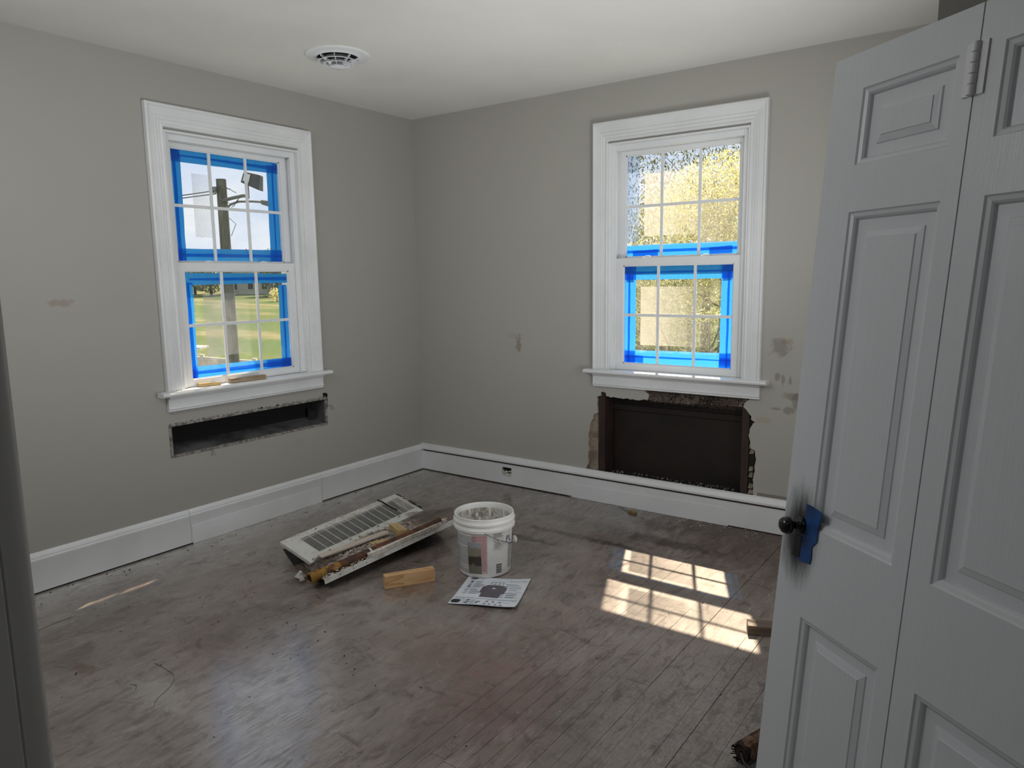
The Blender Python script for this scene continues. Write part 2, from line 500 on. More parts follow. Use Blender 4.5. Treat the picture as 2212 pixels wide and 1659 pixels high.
col = stains_and_light(t, col, [(0.889, -2.805, 0.07, 0.035, S(96, 66, 52), 0.7), (1.273, -2.744, 0.16, 0.07, S(176, 176, 170), 0.45), (1.36, -0.80, 0.30, 0.035, S(46, 38, 34), 0.85),  # pale grey spot at left paints a glow reflected by the boards
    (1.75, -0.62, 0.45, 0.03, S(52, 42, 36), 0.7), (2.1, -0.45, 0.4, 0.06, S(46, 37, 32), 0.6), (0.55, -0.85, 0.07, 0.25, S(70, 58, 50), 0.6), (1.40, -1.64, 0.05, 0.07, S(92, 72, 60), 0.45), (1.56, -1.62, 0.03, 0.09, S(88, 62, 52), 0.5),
    (1.9, -1.95, 0.25, 0.2, S(132, 100, 94), 0.4), (2.25, -2.1, 0.2, 0.3, S(128, 98, 94), 0.35), (2.62, -2.3, 0.1, 0.2, S(120, 116, 112), 0.4)], ('X', 'Y'))
rough = t.math('ADD', 0.20, t.math('MULTIPLY', t.ss(n2, 0.3, 0.75), 0.18))
wn = t.math('ADD', x.outputs['X'], t.math('MULTIPLY', t.math('SUBTRACT', n2, 0.5), 0.9))
scuff = t.ss(t.math('ADD', t.math('MULTIPLY', grain, 0.65), t.math('MULTIPLY', n4, 0.35)), 0.62, 0.42)
ctw = t.math('MULTIPLY', t.ss(wn, 2.25, 1.75), t.math('ADD', 0.35, t.math('MULTIPLY', scuff, 0.65)))
rough = t.math('ADD', rough, t.math('MULTIPLY', t.ss(wn, 1.75, 2.25), 0.28))
hb = t.math('ADD', t.math('MULTIPLY', grain, 0.9), t.math('MULTIPLY', n3, 0.5))
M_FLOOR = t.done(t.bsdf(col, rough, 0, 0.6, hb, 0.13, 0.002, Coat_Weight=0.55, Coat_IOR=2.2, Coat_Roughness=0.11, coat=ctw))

# outdoors
t = NT('meadow_grass')
v = t.coords('World')
col = t.mix(t.ss(t.noise(v, 0.22, 5, 0.6), 0.35, 0.65), S(66, 88, 40), S(84, 94, 52))
col = t.mix(t.math('MULTIPLY', t.ss(t.noise(t.coords('World', (0.1, 0.35, 1)), 0.5, 5, 0.65), 0.50, 0.62), 0.6), col, S(138, 124, 94))
col = t.mix(t.math('MULTIPLY', t.noise(v, 6, 4), 0.4), col, S(60, 72, 42))
M_GRASS = t.done(t.bsdf(col, 0.9, 0, 0.1, t.noise(v, 20, 3), 0.6, 0.05))

def leafm(name, c1, c2, c3, scale=1.6, trans=0.5):
    t = NT(name)
    v = t.coords('World')
    col = t.mix(t.ss(t.noise(v, scale, 4), 0.35, 0.65), c1, c2)
    col = t.mix(t.ss(t.noise(v, 14, 2), 0.5, 0.72), col, c3)
    a = t.n('ShaderNodeBsdfTranslucent'); t.l(col, a.inputs[0])
    b = t.bsdf(col, 0.5, 0, 0.4)
    m = t.n('ShaderNodeMixShader'); m.inputs[0].default_value = trans
    t.l(b, m.inputs[1]); t.l(a.outputs[0], m.inputs[2])
    return t.done(m.outputs[0])
M_LEAF = leafm('olive_leaves', S(152, 158, 104), S(184, 178, 122), S(110, 120, 82))
M_LEAFY = leafm('yellow_leaves', S(218, 206, 134), S(204, 198, 136), S(168, 168, 110))
M_LEAFD = leafm('dark_leaves', S(82, 92, 58), S(102, 102, 66), S(68, 78, 50))
M_LEAFF = leafm('far_leaves', S(108, 118, 88), S(130, 134, 100), S(88, 100, 76), 0.3, 0.3)
M_BARK = mat('grey_bark', S(96, 86, 76), 0.9, S(66, 58, 50), 12, bump=0.8, stretch=(3, 3, 0.5))
M_POLE = mat('weathered_pole_wood', S(104, 102, 92), 0.9, S(74, 74, 66), 10, bump=0.5, stretch=(4, 4, 0.3), kind='World')
M_FENCE = mat('white_vinyl_fence', S(214, 210, 204), 0.6)
M_SHINGLE = mat('brown_speckled_shingle', S(132, 116, 104), 0.9, S(88, 76, 68), 6, kind='World', detail=8)
M_SIDING = mat('pale_siding', S(178, 180, 170), 0.7, S(168, 170, 160), 2)
M_ROOF = mat('grey_roof', S(108, 104, 102), 0.8)
M_BRICK = mat('exterior_brick', S(140, 92, 76), 0.9, S(110, 74, 64), 8, kind='World')
M_STEEL = mat('galvanised_steel', S(110, 112, 112), 0.5, metallic=0.4)
M_PLATE = mat('white_sticker', S(210, 212, 214), 0.6)
M_DARKGREY = mat('dark_grey_housing', S(58, 60, 62), 0.6)

# ------------------------------------------------------------------ room shell
CH = 2.5
XR = 3.449; YC = -2.287       # right wall and its corner
YF = -3.612                   # doorway wall
WX = 1.961; WY = -1.42        # window centres
HW = 0.415                    # half of a window opening
ZB, ZT = 0.815, 2.173

def st(o): return tag(o, kind='structure')

# floor: sub-floor with strip planks
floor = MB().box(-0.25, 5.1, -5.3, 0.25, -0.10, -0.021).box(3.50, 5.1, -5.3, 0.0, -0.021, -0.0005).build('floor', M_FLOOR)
st(floor)
pm = MB().box(0, 1, 0, 1, -0.02, 0).build('plank', M_FLOOR, floor)
plank_me = pm.data
PITCHW = 0.0548
rp = random.Random(11)
first = True
xk = 2.593 - 48 * PITCHW
k = 0
while xk < 3.49:
    col_i = round((xk - 2.593) / PITCHW)
    ends = []
    y = -5.25 + rp.uniform(0, 1.2)
    while y < -0.35:
        ends.append(y); y += rp.uniform(1.3, 2.4)
    if col_i == 0: ends = [-4.3, -1.75]
    if col_i == 4: ends = [-4.0, -1.907, -0.5]
    ends = [-5.29] + ends + [0.0]
    for i in range(len(ends) - 1):
        y0, y1 = ends[i], ends[i + 1]
        if y1 < -4.2: continue
        near = xk > 2.15 and y0 < -1.0
        g = 0.0 if not near else rp.choice([0.0, 0.0004, 0.0008, 0.0014])
        ye = 0.0 if not near else 0.0008
        if (col_i, i) in ((0, 2), (4, 2), (4, 1)): g = 0.0026
        o = pm if first else link('plank', plank_me, floor)
        first = False
        o.location = (xk, y0 + ye, 0 if not near else -rp.random() * 0.0003)
        o.scale = (PITCHW - g, (y1 - y0) - 2 * ye, 1)
    xk += PITCHW

def cells(mb, xs, zs, holes, fn, mi=0):
    for i in range(len(xs) - 1):
        for j in range(len(zs) - 1):
            cx, cz = (xs[i] + xs[i + 1]) / 2, (zs[j] + zs[j + 1]) / 2
            if any(h[0] < cx < h[1] and h[2] < cz < h[3] for h in holes): continue
            fn(mb, xs[i], xs[i + 1], zs[j], zs[j + 1], mi)
WALL_T = 0.152
# left wall with window and register opening
mb = MB()
hl = [(WY - HW, WY + HW, ZB, ZT - 0.01), (-1.918, -0.888, 0.495, 0.655)]
cells(mb, [-5.3, WY - HW - 0.0, WY + HW, 0.0] if False else sorted([-5.3, -1.918, WY - HW, WY + HW, -0.888, 0.22]), [-0.1, 0.495, 0.655, ZB, ZT - 0.01, CH + 0.2], hl,
      lambda m, a, b, c, d, mi: m.box(-0.12, 0, a, b, c, d, mi))
cells(mb, sorted([-5.3, WY - HW, WY + HW, 0.22]), [-0.1, ZB, ZT - 0.01, CH + 0.2], hl[:1], lambda m, a, b, c, d, mi: m.box(-WALL_T, -0.12, a, b, c, d, mi), 1)
wall_left = st(mb.build('wall_left', [M_WALL_L, M_BRICK], weld=True))

# back wall: plaster skin with a torn hole, core with the recess
rag = [(1.389, 0.15), (1.395, 0.193), (1.408, 0.224), (1.413, 0.238), (1.411, 0.29), (1.413, 0.342), (1.413, 0.415), (1.42, 0.471), (1.439, 0.516), (1.455, 0.556), (1.479, 0.565), (1.474, 0.61), (1.476, 0.651), (1.467, 0.66), (1.5, 0.673), (1.495, 0.69), (1.513, 0.7), (1.534, 0.693), (1.537, 0.672), (1.574, 0.669), (1.61, 0.67), (1.664, 0.669), (1.726, 0.668), (1.809, 0.672), (1.821, 0.696), (1.817, 0.712), (1.795, 0.722), (1.79, 0.742),
       (2.42, 0.742), (2.409, 0.727), (2.386, 0.706), (2.379, 0.684), (2.396, 0.67), (2.409, 0.652), (2.425, 0.636), (2.423, 0.619), (2.447, 0.606), (2.429, 0.585), (2.417, 0.557), (2.413, 0.531), (2.421, 0.501), (2.424, 0.475), (2.431, 0.454), (2.45, 0.45), (2.453, 0.418), (2.456, 0.388), (2.451, 0.348), (2.447, 0.298), (2.446, 0.254), (2.447, 0.214), (2.451, 0.15)]
rj = random.Random(3)
rag2 = []
for i, q in enumerate(rag):
    rag2.append(q)
    r2 = rag[(i + 1) % len(rag)]
    L = math.hypot(r2[0] - q[0], r2[1] - q[1])
    if 1.2 < (q[0] + r2[0]) / 2 and L < 0.2 and q[1] > 0.16:
        nseg = int(L / 0.012)
        for s in range(1, nseg):
            f = s / nseg
            rag2.append((q[0] + (r2[0] - q[0]) * f + rj.uniform(-1, 1) * 0.0035, q[1] + (r2[1] - q[1]) * f + rj.uniform(-1, 1) * 0.0035))
outer = [(-0.12, -0.1), (XR + 0.12, -0.1), (XR + 0.12, CH + 0.2), (-0.12, CH + 0.2)]
whole = [(WX - HW, ZB), (WX + HW, ZB), (WX + HW, ZT - 0.01), (WX - HW, ZT - 0.01)]
loops = [outer, whole, rag2]
flat = [q for L in loops for q in L]
tris = tessellate_polygon([[Vector((a, b, 0)) for a, b in L] for L in loops])
mb = MB()
N = len(flat)
mb.add([(a, 0, b) for a, b in flat] + [(a, 0.018, b) for a, b in flat], [tuple(t3) for t3 in tris], 0)
for t3 in tris:
    mb.f.append(tuple(N + i for i in reversed(t3))); mb.m.append(1)
base = 0
for L in loops:
    for i in range(len(L)):
        j = (i + 1) % len(L)
        mb.f.append((base + i, base + j, N + base + j, N + base + i)); mb.m.append(1 if L is rag2 else 0)
    base += len(L)
hb_ = [(WX - HW, WX + HW, ZB, ZT - 0.01), (1.476, 2.412, 0.165, 0.70)]
cells(mb, sorted([-0.12, 1.476, WX - HW, WX + HW, 2.412, XR + 0.12]), sorted([-0.1, 0.165, 0.70, ZB, ZT - 0.01, CH + 0.2]), hb_, lambda m, a, b, c, d, mi: m.box(a, b, 0.019, 0.15, c, d, mi), 2)
cells(mb, sorted([-0.22, WX - HW, WX + HW, XR + 0.12]), sorted([-0.1, ZB, ZT - 0.01, CH + 0.2]), hb_[:1], lambda m, a, b, c, d, mi: m.box(a, b, 0.1501, WALL_T, c, d, mi), 3)
wall_back = st(mb.build('wall_back', [M_WALL_B, M_PLASTER, M_SOOT, M_BRICK]))

# what the torn hole shows
MB().box(1.476, 2.412, 0.125, 0.149, 0.165, 0.70).build('back_board', M_BROWNBOARD, wall_back)
MB().box(1.50, 2.39, 0.112, 0.125, 0.575, 0.61).build('batten', M_BROWNBOARD, wall_back, bevel=0.003)
tag(MB().box(1.476, 1.523, 0.012, 0.12, 0.17, 0.72).build('stud', M_BROWNWOOD, wall_back, bevel=0.002), 'dark brown stud at left of the opening')
tag(MB().box(2.372, 2.412, 0.008, 0.12, 0.17, 0.70).build('stud', M_BROWNWOOD, wall_back, bevel=0.002), 'dark brown stud at right of the opening')
MB().box(1.523, 2.372, 0.02, 0.125, 0.165, 0.183).build('sill_plate', M_BLACKMATT, wall_back)
# scratch coat shown left of the recess, pitted above it
def lumpy(name, poly, y, m, amp, seed, parent, hole=None, step=0.012):
    xs = [q[0] for q in poly]; zs = [q[1] for q in poly]
    x0, x1, z0, z1 = min(xs), max(xs), min(zs), max(zs)
    nx, nz_ = int((x1 - x0) / step) + 1, int((z1 - z0) / step) + 1
    r = random.Random(seed)
    def inside(px, pz):
        c = False
        for i in range(len(poly)):
            (ax, az), (bx, bz) = poly[i], poly[i - 1]
            if (az > pz) != (bz > pz) and px < (bx - ax) * (pz - az) / (bz - az) + ax: c = not c
        return c
    vs = [(x0 + (x1 - x0) * i / nx, y + r.uniform(-amp, amp), z0 + (z1 - z0) * j / nz_) for j in range(nz_ + 1) for i in range(nx + 1)]
    fs = []
    for j in range(nz_):
        for i in range(nx):
            cx, cz = x0 + (x1 - x0) * (i + .5) / nx, z0 + (z1 - z0) * (j + .5) / nz_
            if not inside(cx, cz): continue
            if hole and r.random() < hole(cx, cz): continue
            a = j * (nx + 1) + i
            fs.append((a, a + 1, a + nx + 2, a + nx + 1))
    return MB().add(vs, fs).build(name, m, parent)
tag(lumpy('scratch_coat', [(1.385, 0.16), (1.486, 0.16), (1.486, 0.60), (1.44, 0.58), (1.395, 0.42)], 0.016, M_SCRATCH, 0.002, 4, wall_back), 'rough beige plaster coat left of the opening')
def hfn(a, b):
    return 0.55 if (1.93 < a < 2.10 and b > 0.70) else (0.75 if 2.12 < a < 2.24 else 0.16)
lumpy('scratch_coat', [(1.78, 0.672), (2.0, 0.668), (2.39, 0.682), (2.43, 0.76), (1.78, 0.76)], 0.013, M_SCRATCH, 0.003, 9, wall_back, hfn, 0.007)
# wire lath strip hanging over the top of the hole
mb = MB()
for i in range(64):
    x = 1.80 + i * 0.009
    for s in (-1, 1):
        mb.tube([(x, 0.010, 0.76), (x + s * 0.03, 0.008 + 0.004 * sin(i), 0.662 + 0.006 * sin(i * 1.7))], 0.0011, 3)
tag(mb.build('wire_lath', M_LATH, wall_back), 'dark wire lath above the opening', kind='stuff')
# torn plaster pieces right of the opening
rj = random.Random(5)
for i in range(9):
    z = 0.20 + i * 0.032
    mb = MB()
    poly = [(2.414 + rj.uniform(0, .004), z), (2.444 + rj.uniform(-.006, .004), z + rj.uniform(-.004, .004)), (2.446 + rj.uniform(-.008, .004), z + 0.022), (2.418 + rj.uniform(0, .008), z + 0.026)]
    mb.prism(poly, lambda a, b: (a, 0.004, b), lambda a, b: (a, 0.018, b))
    if i not in (2, 5, 6): mb.build('plaster_piece', M_SCRATCH, wall_back)
# crumbs on the bottom of the recess
mb = MB()
rj = random.Random(21)
for i in range(120):
    x = 1.53 + (rj.random() ** 0.9) * 0.83
    mb.rock((x, 0.03 + rj.random() * 0.075, 0.186 + rj.random() * 0.004), rj.uniform(0.002, 0.0065), i, 0, 0.6)
tag(mb.build('plaster_crumbs', M_CRUST, wall_back), 'pale plaster crumbs along the bottom of the opening', kind='stuff')
# unpainted strip over the skirting at the right
MB().box(2.47, XR, -0.0012, 0, 0.17, 0.216).build('bare_strip', mat('unpainted_plaster_strip', S(132, 126, 116), 0.8, kind='World'), wall_back)

ceil = MB().box(-0.22, 5.1, -5.3, 0.22, CH, CH + 0.12).build('ceiling', M_CEIL); st(ceil)
# right wall turning a corner beside the leaning door
wr_ = MB().box(XR, 5.1, YC, 0.22, 0, CH).build('wall_right', M_WALL); st(wr_)
# doorway wall at the left of the camera: wall, edge trim
wf = MB().box(-0.12, 2.716, YF - 0.13, YF + 0.002, 0, CH).build('wall_front', M_WALL); st(wf)
mb = MB()
prof = [(2.716, YF + 0.002), (2.7165, YF + 0.012), (2.722, YF + 0.0165), (2.729, YF + 0.015), (2.734, YF + 0.009), (2.7345, YF - 0.001), (2.733, YF - 0.0105), (2.7305, YF - 0.0125), (2.731, YF - 0.0145), (2.7335, YF - 0.017), (2.7335, YF - 0.12), (2.716, YF - 0.12)]
mb.prism(prof, lambda a, b: (a, b, 0.0), lambda a, b: (a, b, CH))
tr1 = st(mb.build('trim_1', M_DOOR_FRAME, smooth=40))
st(MB().box(2.2, 5.1, -5.4, -5.3, 0, CH).build('wall_hall_back', M_WALL))
st(MB().box(5.0, 5.1, -5.3, YC, 0, CH).build('wall_hall_right', M_WALL))
st(MB().box(2.1, 2.2, -5.3, YF - 0.13, 0, CH).build('wall_hall_left', M_WALL))

st(MB().box(-0.54, -0.15, -5.3, 0.6, 2.98, 3.06).build('sun_blocker', M_VINYL))  # unseen roof edge added to block a second sun streak

# ------------------------------------------------------------------ baseboards
def sweep(mb, prof, p0, p1, nrm):
    a, b, n = Vector(p0), Vector(p1), Vector(nrm)
    k = len(prof)
    vs = [a + n * d + Vector((0, 0, z)) for d, z in prof] + [b + n * d + Vector((0, 0, z)) for d, z in prof]
    fs = [(i, (i + 1) % k, k + (i + 1) % k, k + i) for i in range(k)]
    fs += [tuple(range(k)), tuple(range(2 * k - 1, k - 1, -1))]
    return mb.add(vs, fs)
pb = [(0, 0.008), (0.019, 0.008), (0.019, 0.147), (0.021, 0.151), (0.021, 0.160), (0.017, 0.164), (0.0175, 0.172), (0.013, 0.183), (0.006, 0.190), (0, 0.190)]
bl = empty('baseboard_left'); st(bl)
for (y0, y1) in ((-3.61, -1.862), (-1.860, -0.968), (-0.9665, -0.0)):
    sweep(MB(), pb, (0, y0, 0), (0, y1, 0), (1, 0, 0)).build('board', M_TRIM, bl, smooth=35)
MB().box(0.0, 0.010, -3.61, 0, 0.0, 0.008).build('gap_shade', M_BLACKMATT, bl)  # black strip stands in for the shade under the left boards
# the let-in piece with a rounded corner
def rounded(x0, x1, z0, z1, r, which):
    pts = [(x0, z0), (x1, z0)]
    if which == 'R':
        pts += [(x1 - r + r * cos(a), z1 - r + r * sin(a)) for a in [0, .4, .8, 1.2, pi / 2]] + [(x0, z1)]
    return pts
MB().prism(rounded(-1.855, -0.972, 0.001, 0.103, 0.03, 'R'), lambda a, b: (0.019, a, b), lambda a, b: (0.0228, a, b)).build('inset_board', M_TRIM, bl)
bb = empty('baseboard_back'); st(bb)
mb = MB()
mb2 = [(-0.0, 0.005), (0.019, 0.005), (0.019, 0.144), (0.0, 0.144)]
def bsec(x0, x1, z0, z1): MB().box(x0, x1, -0.019, 0, z0, z1).build('board', M_TRIM, bb)
bsec(0.019, 0.748, 0.007, 0.143); bsec(0.748, 0.826, 0.007, 0.076); bsec(0.748, 0.826, 0.122, 0.143); bsec(0.826, XR, 0.007, 0.143)
MB().box(0.019, XR, -0.010, 0, 0.0, 0.007).build('gap_shade', M_BLACKMATT, bb)  # same painted shade under the back boards
tag(MB().box(0.019, XR, -0.008, 0, 0.1435, 0.155).build('bare_wood_gap', M_BAREWOOD, bb), 'red-brown bare wood line under the cap')
capp = [(0, 0.1555), (0.026, 0.1555), (0.031, 0.160), (0.031, 0.170), (0.026, 0.176), (0.025, 0.184), (0.018, 0.193), (0.008, 0.197), (0, 0.198)]
sweep(MB(), capp, (0.0, 0, 0), (XR, 0, 0), (0, -1, 0)).build('cap_moulding', M_TRIM, bb, smooth=35)
MB().prism([(1.30, 0.001), (2.32, 0.001), (2.32, 0.065)] + [(2.32 - 0.03 + 0.03 * cos(a), 0.075 + 0.03 * sin(a)) for a in (0.4, .8, 1.2, pi / 2)] + [(1.30, 0.088)],
           lambda a, b: (a, -0.019, b), lambda a, b: (a, -0.0212, b)).build('inset_board', M_TRIM, bb)
# broken outlet hole with plaster lumps
MB().box(0.748, 0.826, -0.006, -0.001, 0.07, 0.126).build('outlet_box', M_BLACKMATT, bb)
mb = MB()
rj = random.Random(8)
for i in range(46):
    mb.rock((0.752 + rj.random() * 0.07, -0.010 - rj.random() * 0.012, 0.068 + rj.random() * 0.030), rj.uniform(0.004, 0.010), i + 50)
tag(mb.build('plaster_lumps', M_WHITECRUMB, bb), 'lumps of white plaster in the outlet hole', kind='stuff')
for i in range(3):
    z = 0.09 + 0.012 * i
    MB().tube([(0.765 + .018 * i, -0.008, 0.122), (0.77 + .02 * i, -0.020, 0.112), (0.776 + .014 * i, -0.018, z)], 0.0014, 5).build('wire', M_LINT, bb)

# ------------------------------------------------------------------ windows
CASE = [(0, 0), (0, 0.026), (0.004, 0.030), (0.011, 0.030), (0.016, 0.023), (0.044, 0.020), (0.047, 0.017), (0.050, 0.020), (0.060, 0.018), (0.063, 0.015), (0.066, 0.018), (0.078, 0.015), (0.081, 0.018), (0.089, 0.019), (0.092, 0.014), (0.092, 0)]
def casing(parent):
    k = len(CASE)
    def side(sgn):
        mb = MB()
        vs = [(sgn * (0.507 - d), -h, 0.84) for d, h in CASE] + [(sgn * (0.507 - d), -h, 2.285 - d * 1.2) for d, h in CASE]
        fs = [(i, i + 1, k + i + 1, k + i) for i in range(k - 1)] + [tuple(range(k)), tuple(range(k, 2 * k))]
        return mb.add(vs, fs).build('casing_side', M_TRIM, parent, smooth=25)
    side(-1); side(1)
    mb = MB()
    vs = [(-(0.507 - d), -h, 2.285 - d * 1.2) for d, h in CASE] + [((0.507 - d), -h, 2.285 - d * 1.2) for d, h in CASE]
    fs = [(i, i + 1, k + i + 1, k + i) for i in range(k - 1)] + [tuple(range(k)), tuple(range(k, 2 * k))]
    mb.add(vs, fs).build('casing_head', M_TRIM, parent, smooth=25)

def make_window(name, loc, rz, tapes_u, tapes_l, films):
    w = empty(name, loc, rz); st(w)
    casing(w)
    # jambs and stops
    for s in (-1, 1):
        a, b = (s * 0.4149, s * 0.405)
        MB().box(min(a, b), max(a, b), -0.012, 0.20, 0.84, 2.163).build('jamb', M_TRIM, w)
        mb = MB()
        for (u0, v0, v1) in ((0.374, 0.018, 0.028), (0.388, 0.028, 0.066), (0.372, 0.0665, 0.0672), (0.3885, 0.0673, 0.104), (0.374, 0.104, 0.125)):
            mb.box(min(s * 0.4049, s * u0), max(s * 0.4049, s * u0), v0, v1, 0.842, 2.162)
        mb.build('side_track', M_VINYL, w)
    MB().box(-0.405, 0.405, -0.012, 0.20, 2.153, 2.163).build('head_jamb', M_TRIM, w)
    MB().box(-0.3735, 0.3735, 0.018, 0.125, 2.122, 2.1525).build('head_track', M_VINYL, w)
    # stool and apron
    mb = MB()
    sp = [(0.16, 0.816), (-0.055, 0.816), (-0.062, 0.820), (-0.065, 0.828), (-0.062, 0.836), (-0.055, 0.840), (0.16, 0.840)]
    L, Rr = -0.553, 0.553
    def stool(a, b, pr):
        k = len(pr)
        return MB().add([(a, d, z) for d, z in pr] + [(b, d, z) for d, z in pr], [(i, (i + 1) % k, k + (i + 1) % k, k + i) for i in range(k)] + [tuple(range(k)), tuple(range(2 * k - 1, k - 1, -1))])
    front = [(-0.001 if d > 0 else d, z) for d, z in sp]
    m = stool(L, Rr, front)
    m2 = stool(-0.4045, 0.4045, [(0.16, 0.8165), (-0.0005, 0.8165), (-0.0005, 0.8398), (0.16, 0.8398)])
    m.add(m2.v, m2.f)
    m.build('stool', M_TRIM, w, smooth=35)
    ap = [(0, 0.816), (-0.038, 0.816), (-0.036, 0.809), (-0.026, 0.800), (-0.021, 0.797), (-0.021, 0.757), (-0.025, 0.754), (-0.026, 0.748), (-0.018, 0.744), (-0.020, 0.738), (-0.018, 0.734), (0, 0.734)]
    stool(-0.507, 0.507, ap).build('apron', M_TRIM, w, smooth=30)
    # exterior sill
    MB().box(-0.45, 0.45, 0.161, 0.26, 0.80, 0.835).build('outer_sill', M_VINYL, w)
    # sashes
    def sash(nm, hwid, gh, v0, v1, z0, z1, gz0, gz1, tapes, fl):
        r = MB()
        vs = []
        r.box(-hwid, -gh, v0, v1, z0, z1); r.box(gh, hwid, v0, v1, z0, z1)
        r.box(-gh, gh, v0, v1, z0, gz0); r.box(-gh, gh, v0, v1, gz1, z1)
        # glazing bead
        sh = r.build(nm, M_VINYL, w)
        gv = (v0 + v1) / 2 + 0.004
        mb = MB()
        for (a, b, c, d) in ((-gh, -gh + .006, gz0, gz1), (gh - .006, gh, gz0, gz1), (-gh, gh, gz0, gz0 + .006), (-gh, gh, gz1 - .006, gz1)):
            mb.box(a, b, gv - 0.012, gv - 0.003, c, d)
        mb.build('glazing_bead', M_VINYL, sh)
        MB().box(-gh, gh, gv, gv + 0.003, gz0, gz1).build('glass_pane', M_GLASS, sh)
        t3 = 2 * gh / 3
        for uu in (-gh + t3, -gh + 2 * t3):
            MB().box(uu - .008, uu + .008, gv - 0.010, gv - 0.002, gz0, gz1).build('muntin', M_VINYL, sh)
        zm = (gz0 + gz1) / 2
        mb = MB()
        for i in range(3):
            a = -gh + i * t3 + (.0 if i == 0 else .008); b = -gh + (i + 1) * t3 - (.0 if i == 2 else .008)
            mb.box(a, b, gv - 0.010, gv - 0.002, zm - .008, zm + .008)
        mb.build('muntin', M_VINYL, sh)
        for i, (u0, zz0, u1, zz1, wd) in enumerate(tapes):
            du, dz = u1 - u0, zz1 - zz0
            LL = math.hypot(du, dz); nx, nzz = -dz / LL * wd / 2, du / LL * wd / 2
            vv = gv + 0.0042 + 0.0009 * i
            pts, n = [], 8
            rr = random.Random(i * 7 + int(abs(u0) * 100))
            for side in (1, -1):
                for q in range(n + 1):
                    f = q / n if side == 1 else 1 - q / n
                    j = rr.uniform(-1, 1) * 0.0012
                    pts.append((u0 + du * f + side * nx + (j if abs(nx) > abs(nzz) else 0), zz0 + dz * f + side * nzz + (j if abs(nzz) >= abs(nx) else 0)))
            pts = [(max(-gh - .0, min(gh, a)), max(gz0, min(gz1, b))) for a, b in pts]
            tag(MB().add([(a, vv, b) for a, b in pts], [tuple(range(len(pts)))]).build('tape_strip', M_TAPE, sh), "blue painter's tape strip")
        for (u0, u1, zz0, zz1, m, lab) in fl:
            o = MB().box(u0 - (u0 + u1) / 2, u1 - (u0 + u1) / 2, gv - 0.0008, gv - 0.0005, zz0, zz1).build('film_patch', m, sh)
            o.location = ((u0 + u1) / 2, 0, 0)
            tag(o, lab)
        return sh
    us = sash('upper_sash', 0.3865, 0.339, 0.068, 0.102, 1.471, 2.121, 1.509, 2.097, tapes_u, films[0])
    ls = sash('lower_sash', 0.3865, 0.333, 0.030, 0.064, 0.842, 1.504, 0.879, 1.461, tapes_l, films[1])
    for uu in (-0.185, 0.165):
        mb = MB()
        mb.box(uu - .026, uu + .026, 0.036, 0.056, 1.504, 1.509).box(uu - .012, uu + .020, 0.040, 0.052, 1.509, 1.516)
        mb.build('tilt_latch', M_VINYL, ls, bevel=0.002)
    return w

F_ = lambda: (-0.225, 0.21)
# back window (right in the photo)
ru = [(-0.345, 1.556, 0.345, 1.560, 0.044), (-0.345, 1.530, 0.345, 1.533, 0.042), (-0.30, 1.529, -0.14, 1.536, 0.040), (0.17, 1.534, 0.30, 1.542, 0.044)]
rl = [(-0.335, 1.436, 0.335, 1.442, 0.048), (-0.335, 1.400, 0.335, 1.405, 0.048), (-0.283, 1.461, -0.285, 0.879, 0.050), (-0.318, 1.461, -0.320, 0.879, 0.045), (0.282, 1.461, 0.278, 0.879, 0.048), (0.315, 1.461, 0.313, 0.879, 0.045), (-0.335, 0.936, 0.335, 0.944, 0.045), (-0.335, 0.902, 0.335, 0.905, 0.048),
      (-0.30, 1.455, -0.30, 1.37, 0.048), (-0.325, 0.912, -0.21, 0.908, 0.045), (0.285, 1.455, 0.288, 1.375, 0.050), (0.255, 0.925, 0.325, 0.92, 0.045)]
make_window('window_1', (WX, 0, 0), 0.0, ru, rl,
    [[(-0.225, 0.20, 1.63, 1.985, M_FILM, 'hazy square left by a peeled sticker'), (0.127, 0.338, 1.575, 1.798, M_SMEAR, 'milky smear at lower right of the pane'), (-0.338, -0.26, 1.60, 2.095, M_BLUESMEAR, 'faint blue smear at the left edge')],
     [(-0.225, 0.21, 0.993, 1.337, M_FILM, 'hazy square left by a peeled sticker')]])
# left window
lu = [(-0.319, 2.097, -0.322, 1.510, 0.042), (-0.294, 2.097, -0.300, 1.510, 0.044), (-0.335, 2.083, 0.339, 2.072, 0.044), (-0.335, 2.050, 0.339, 2.050, 0.040), (0.288, 2.075, 0.282, 1.510, 0.046), (0.318, 2.075, 0.316, 1.510, 0.040), (-0.339, 1.558, 0.339, 1.562, 0.044), (-0.339, 1.532, 0.339, 1.534, 0.044), (-0.315, 2.09, -0.28, 2.045, 0.04), (0.30, 2.07, 0.33, 2.06, 0.05)]
ll = [(-0.318, 1.461, -0.318, 0.879, 0.044), (-0.296, 1.40, -0.303, 0.879, 0.036), (-0.295, 1.430, 0.333, 1.424, 0.040), (-0.295, 1.404, 0.333, 1.408, 0.036), (0.290, 1.378, 0.285, 0.879, 0.040), (0.314, 1.378, 0.312, 0.879, 0.036), (-0.333, 0.925, 0.333, 0.915, 0.044), (-0.333, 0.899, 0.333, 0.898, 0.044), (0.16, 0.912, 0.333, 0.91, 0.046)]
make_window('window_2', (0, WY, 0), pi / 2, lu, ll,
    [[(-0.218, -0.119, 1.642, 1.978, M_FILM_G, 'grey speckled strip of peeled sticker')], [(-0.225, 0.21, 0.993, 1.337, M_FILM_G, 'hazy square left by a peeled sticker')]])

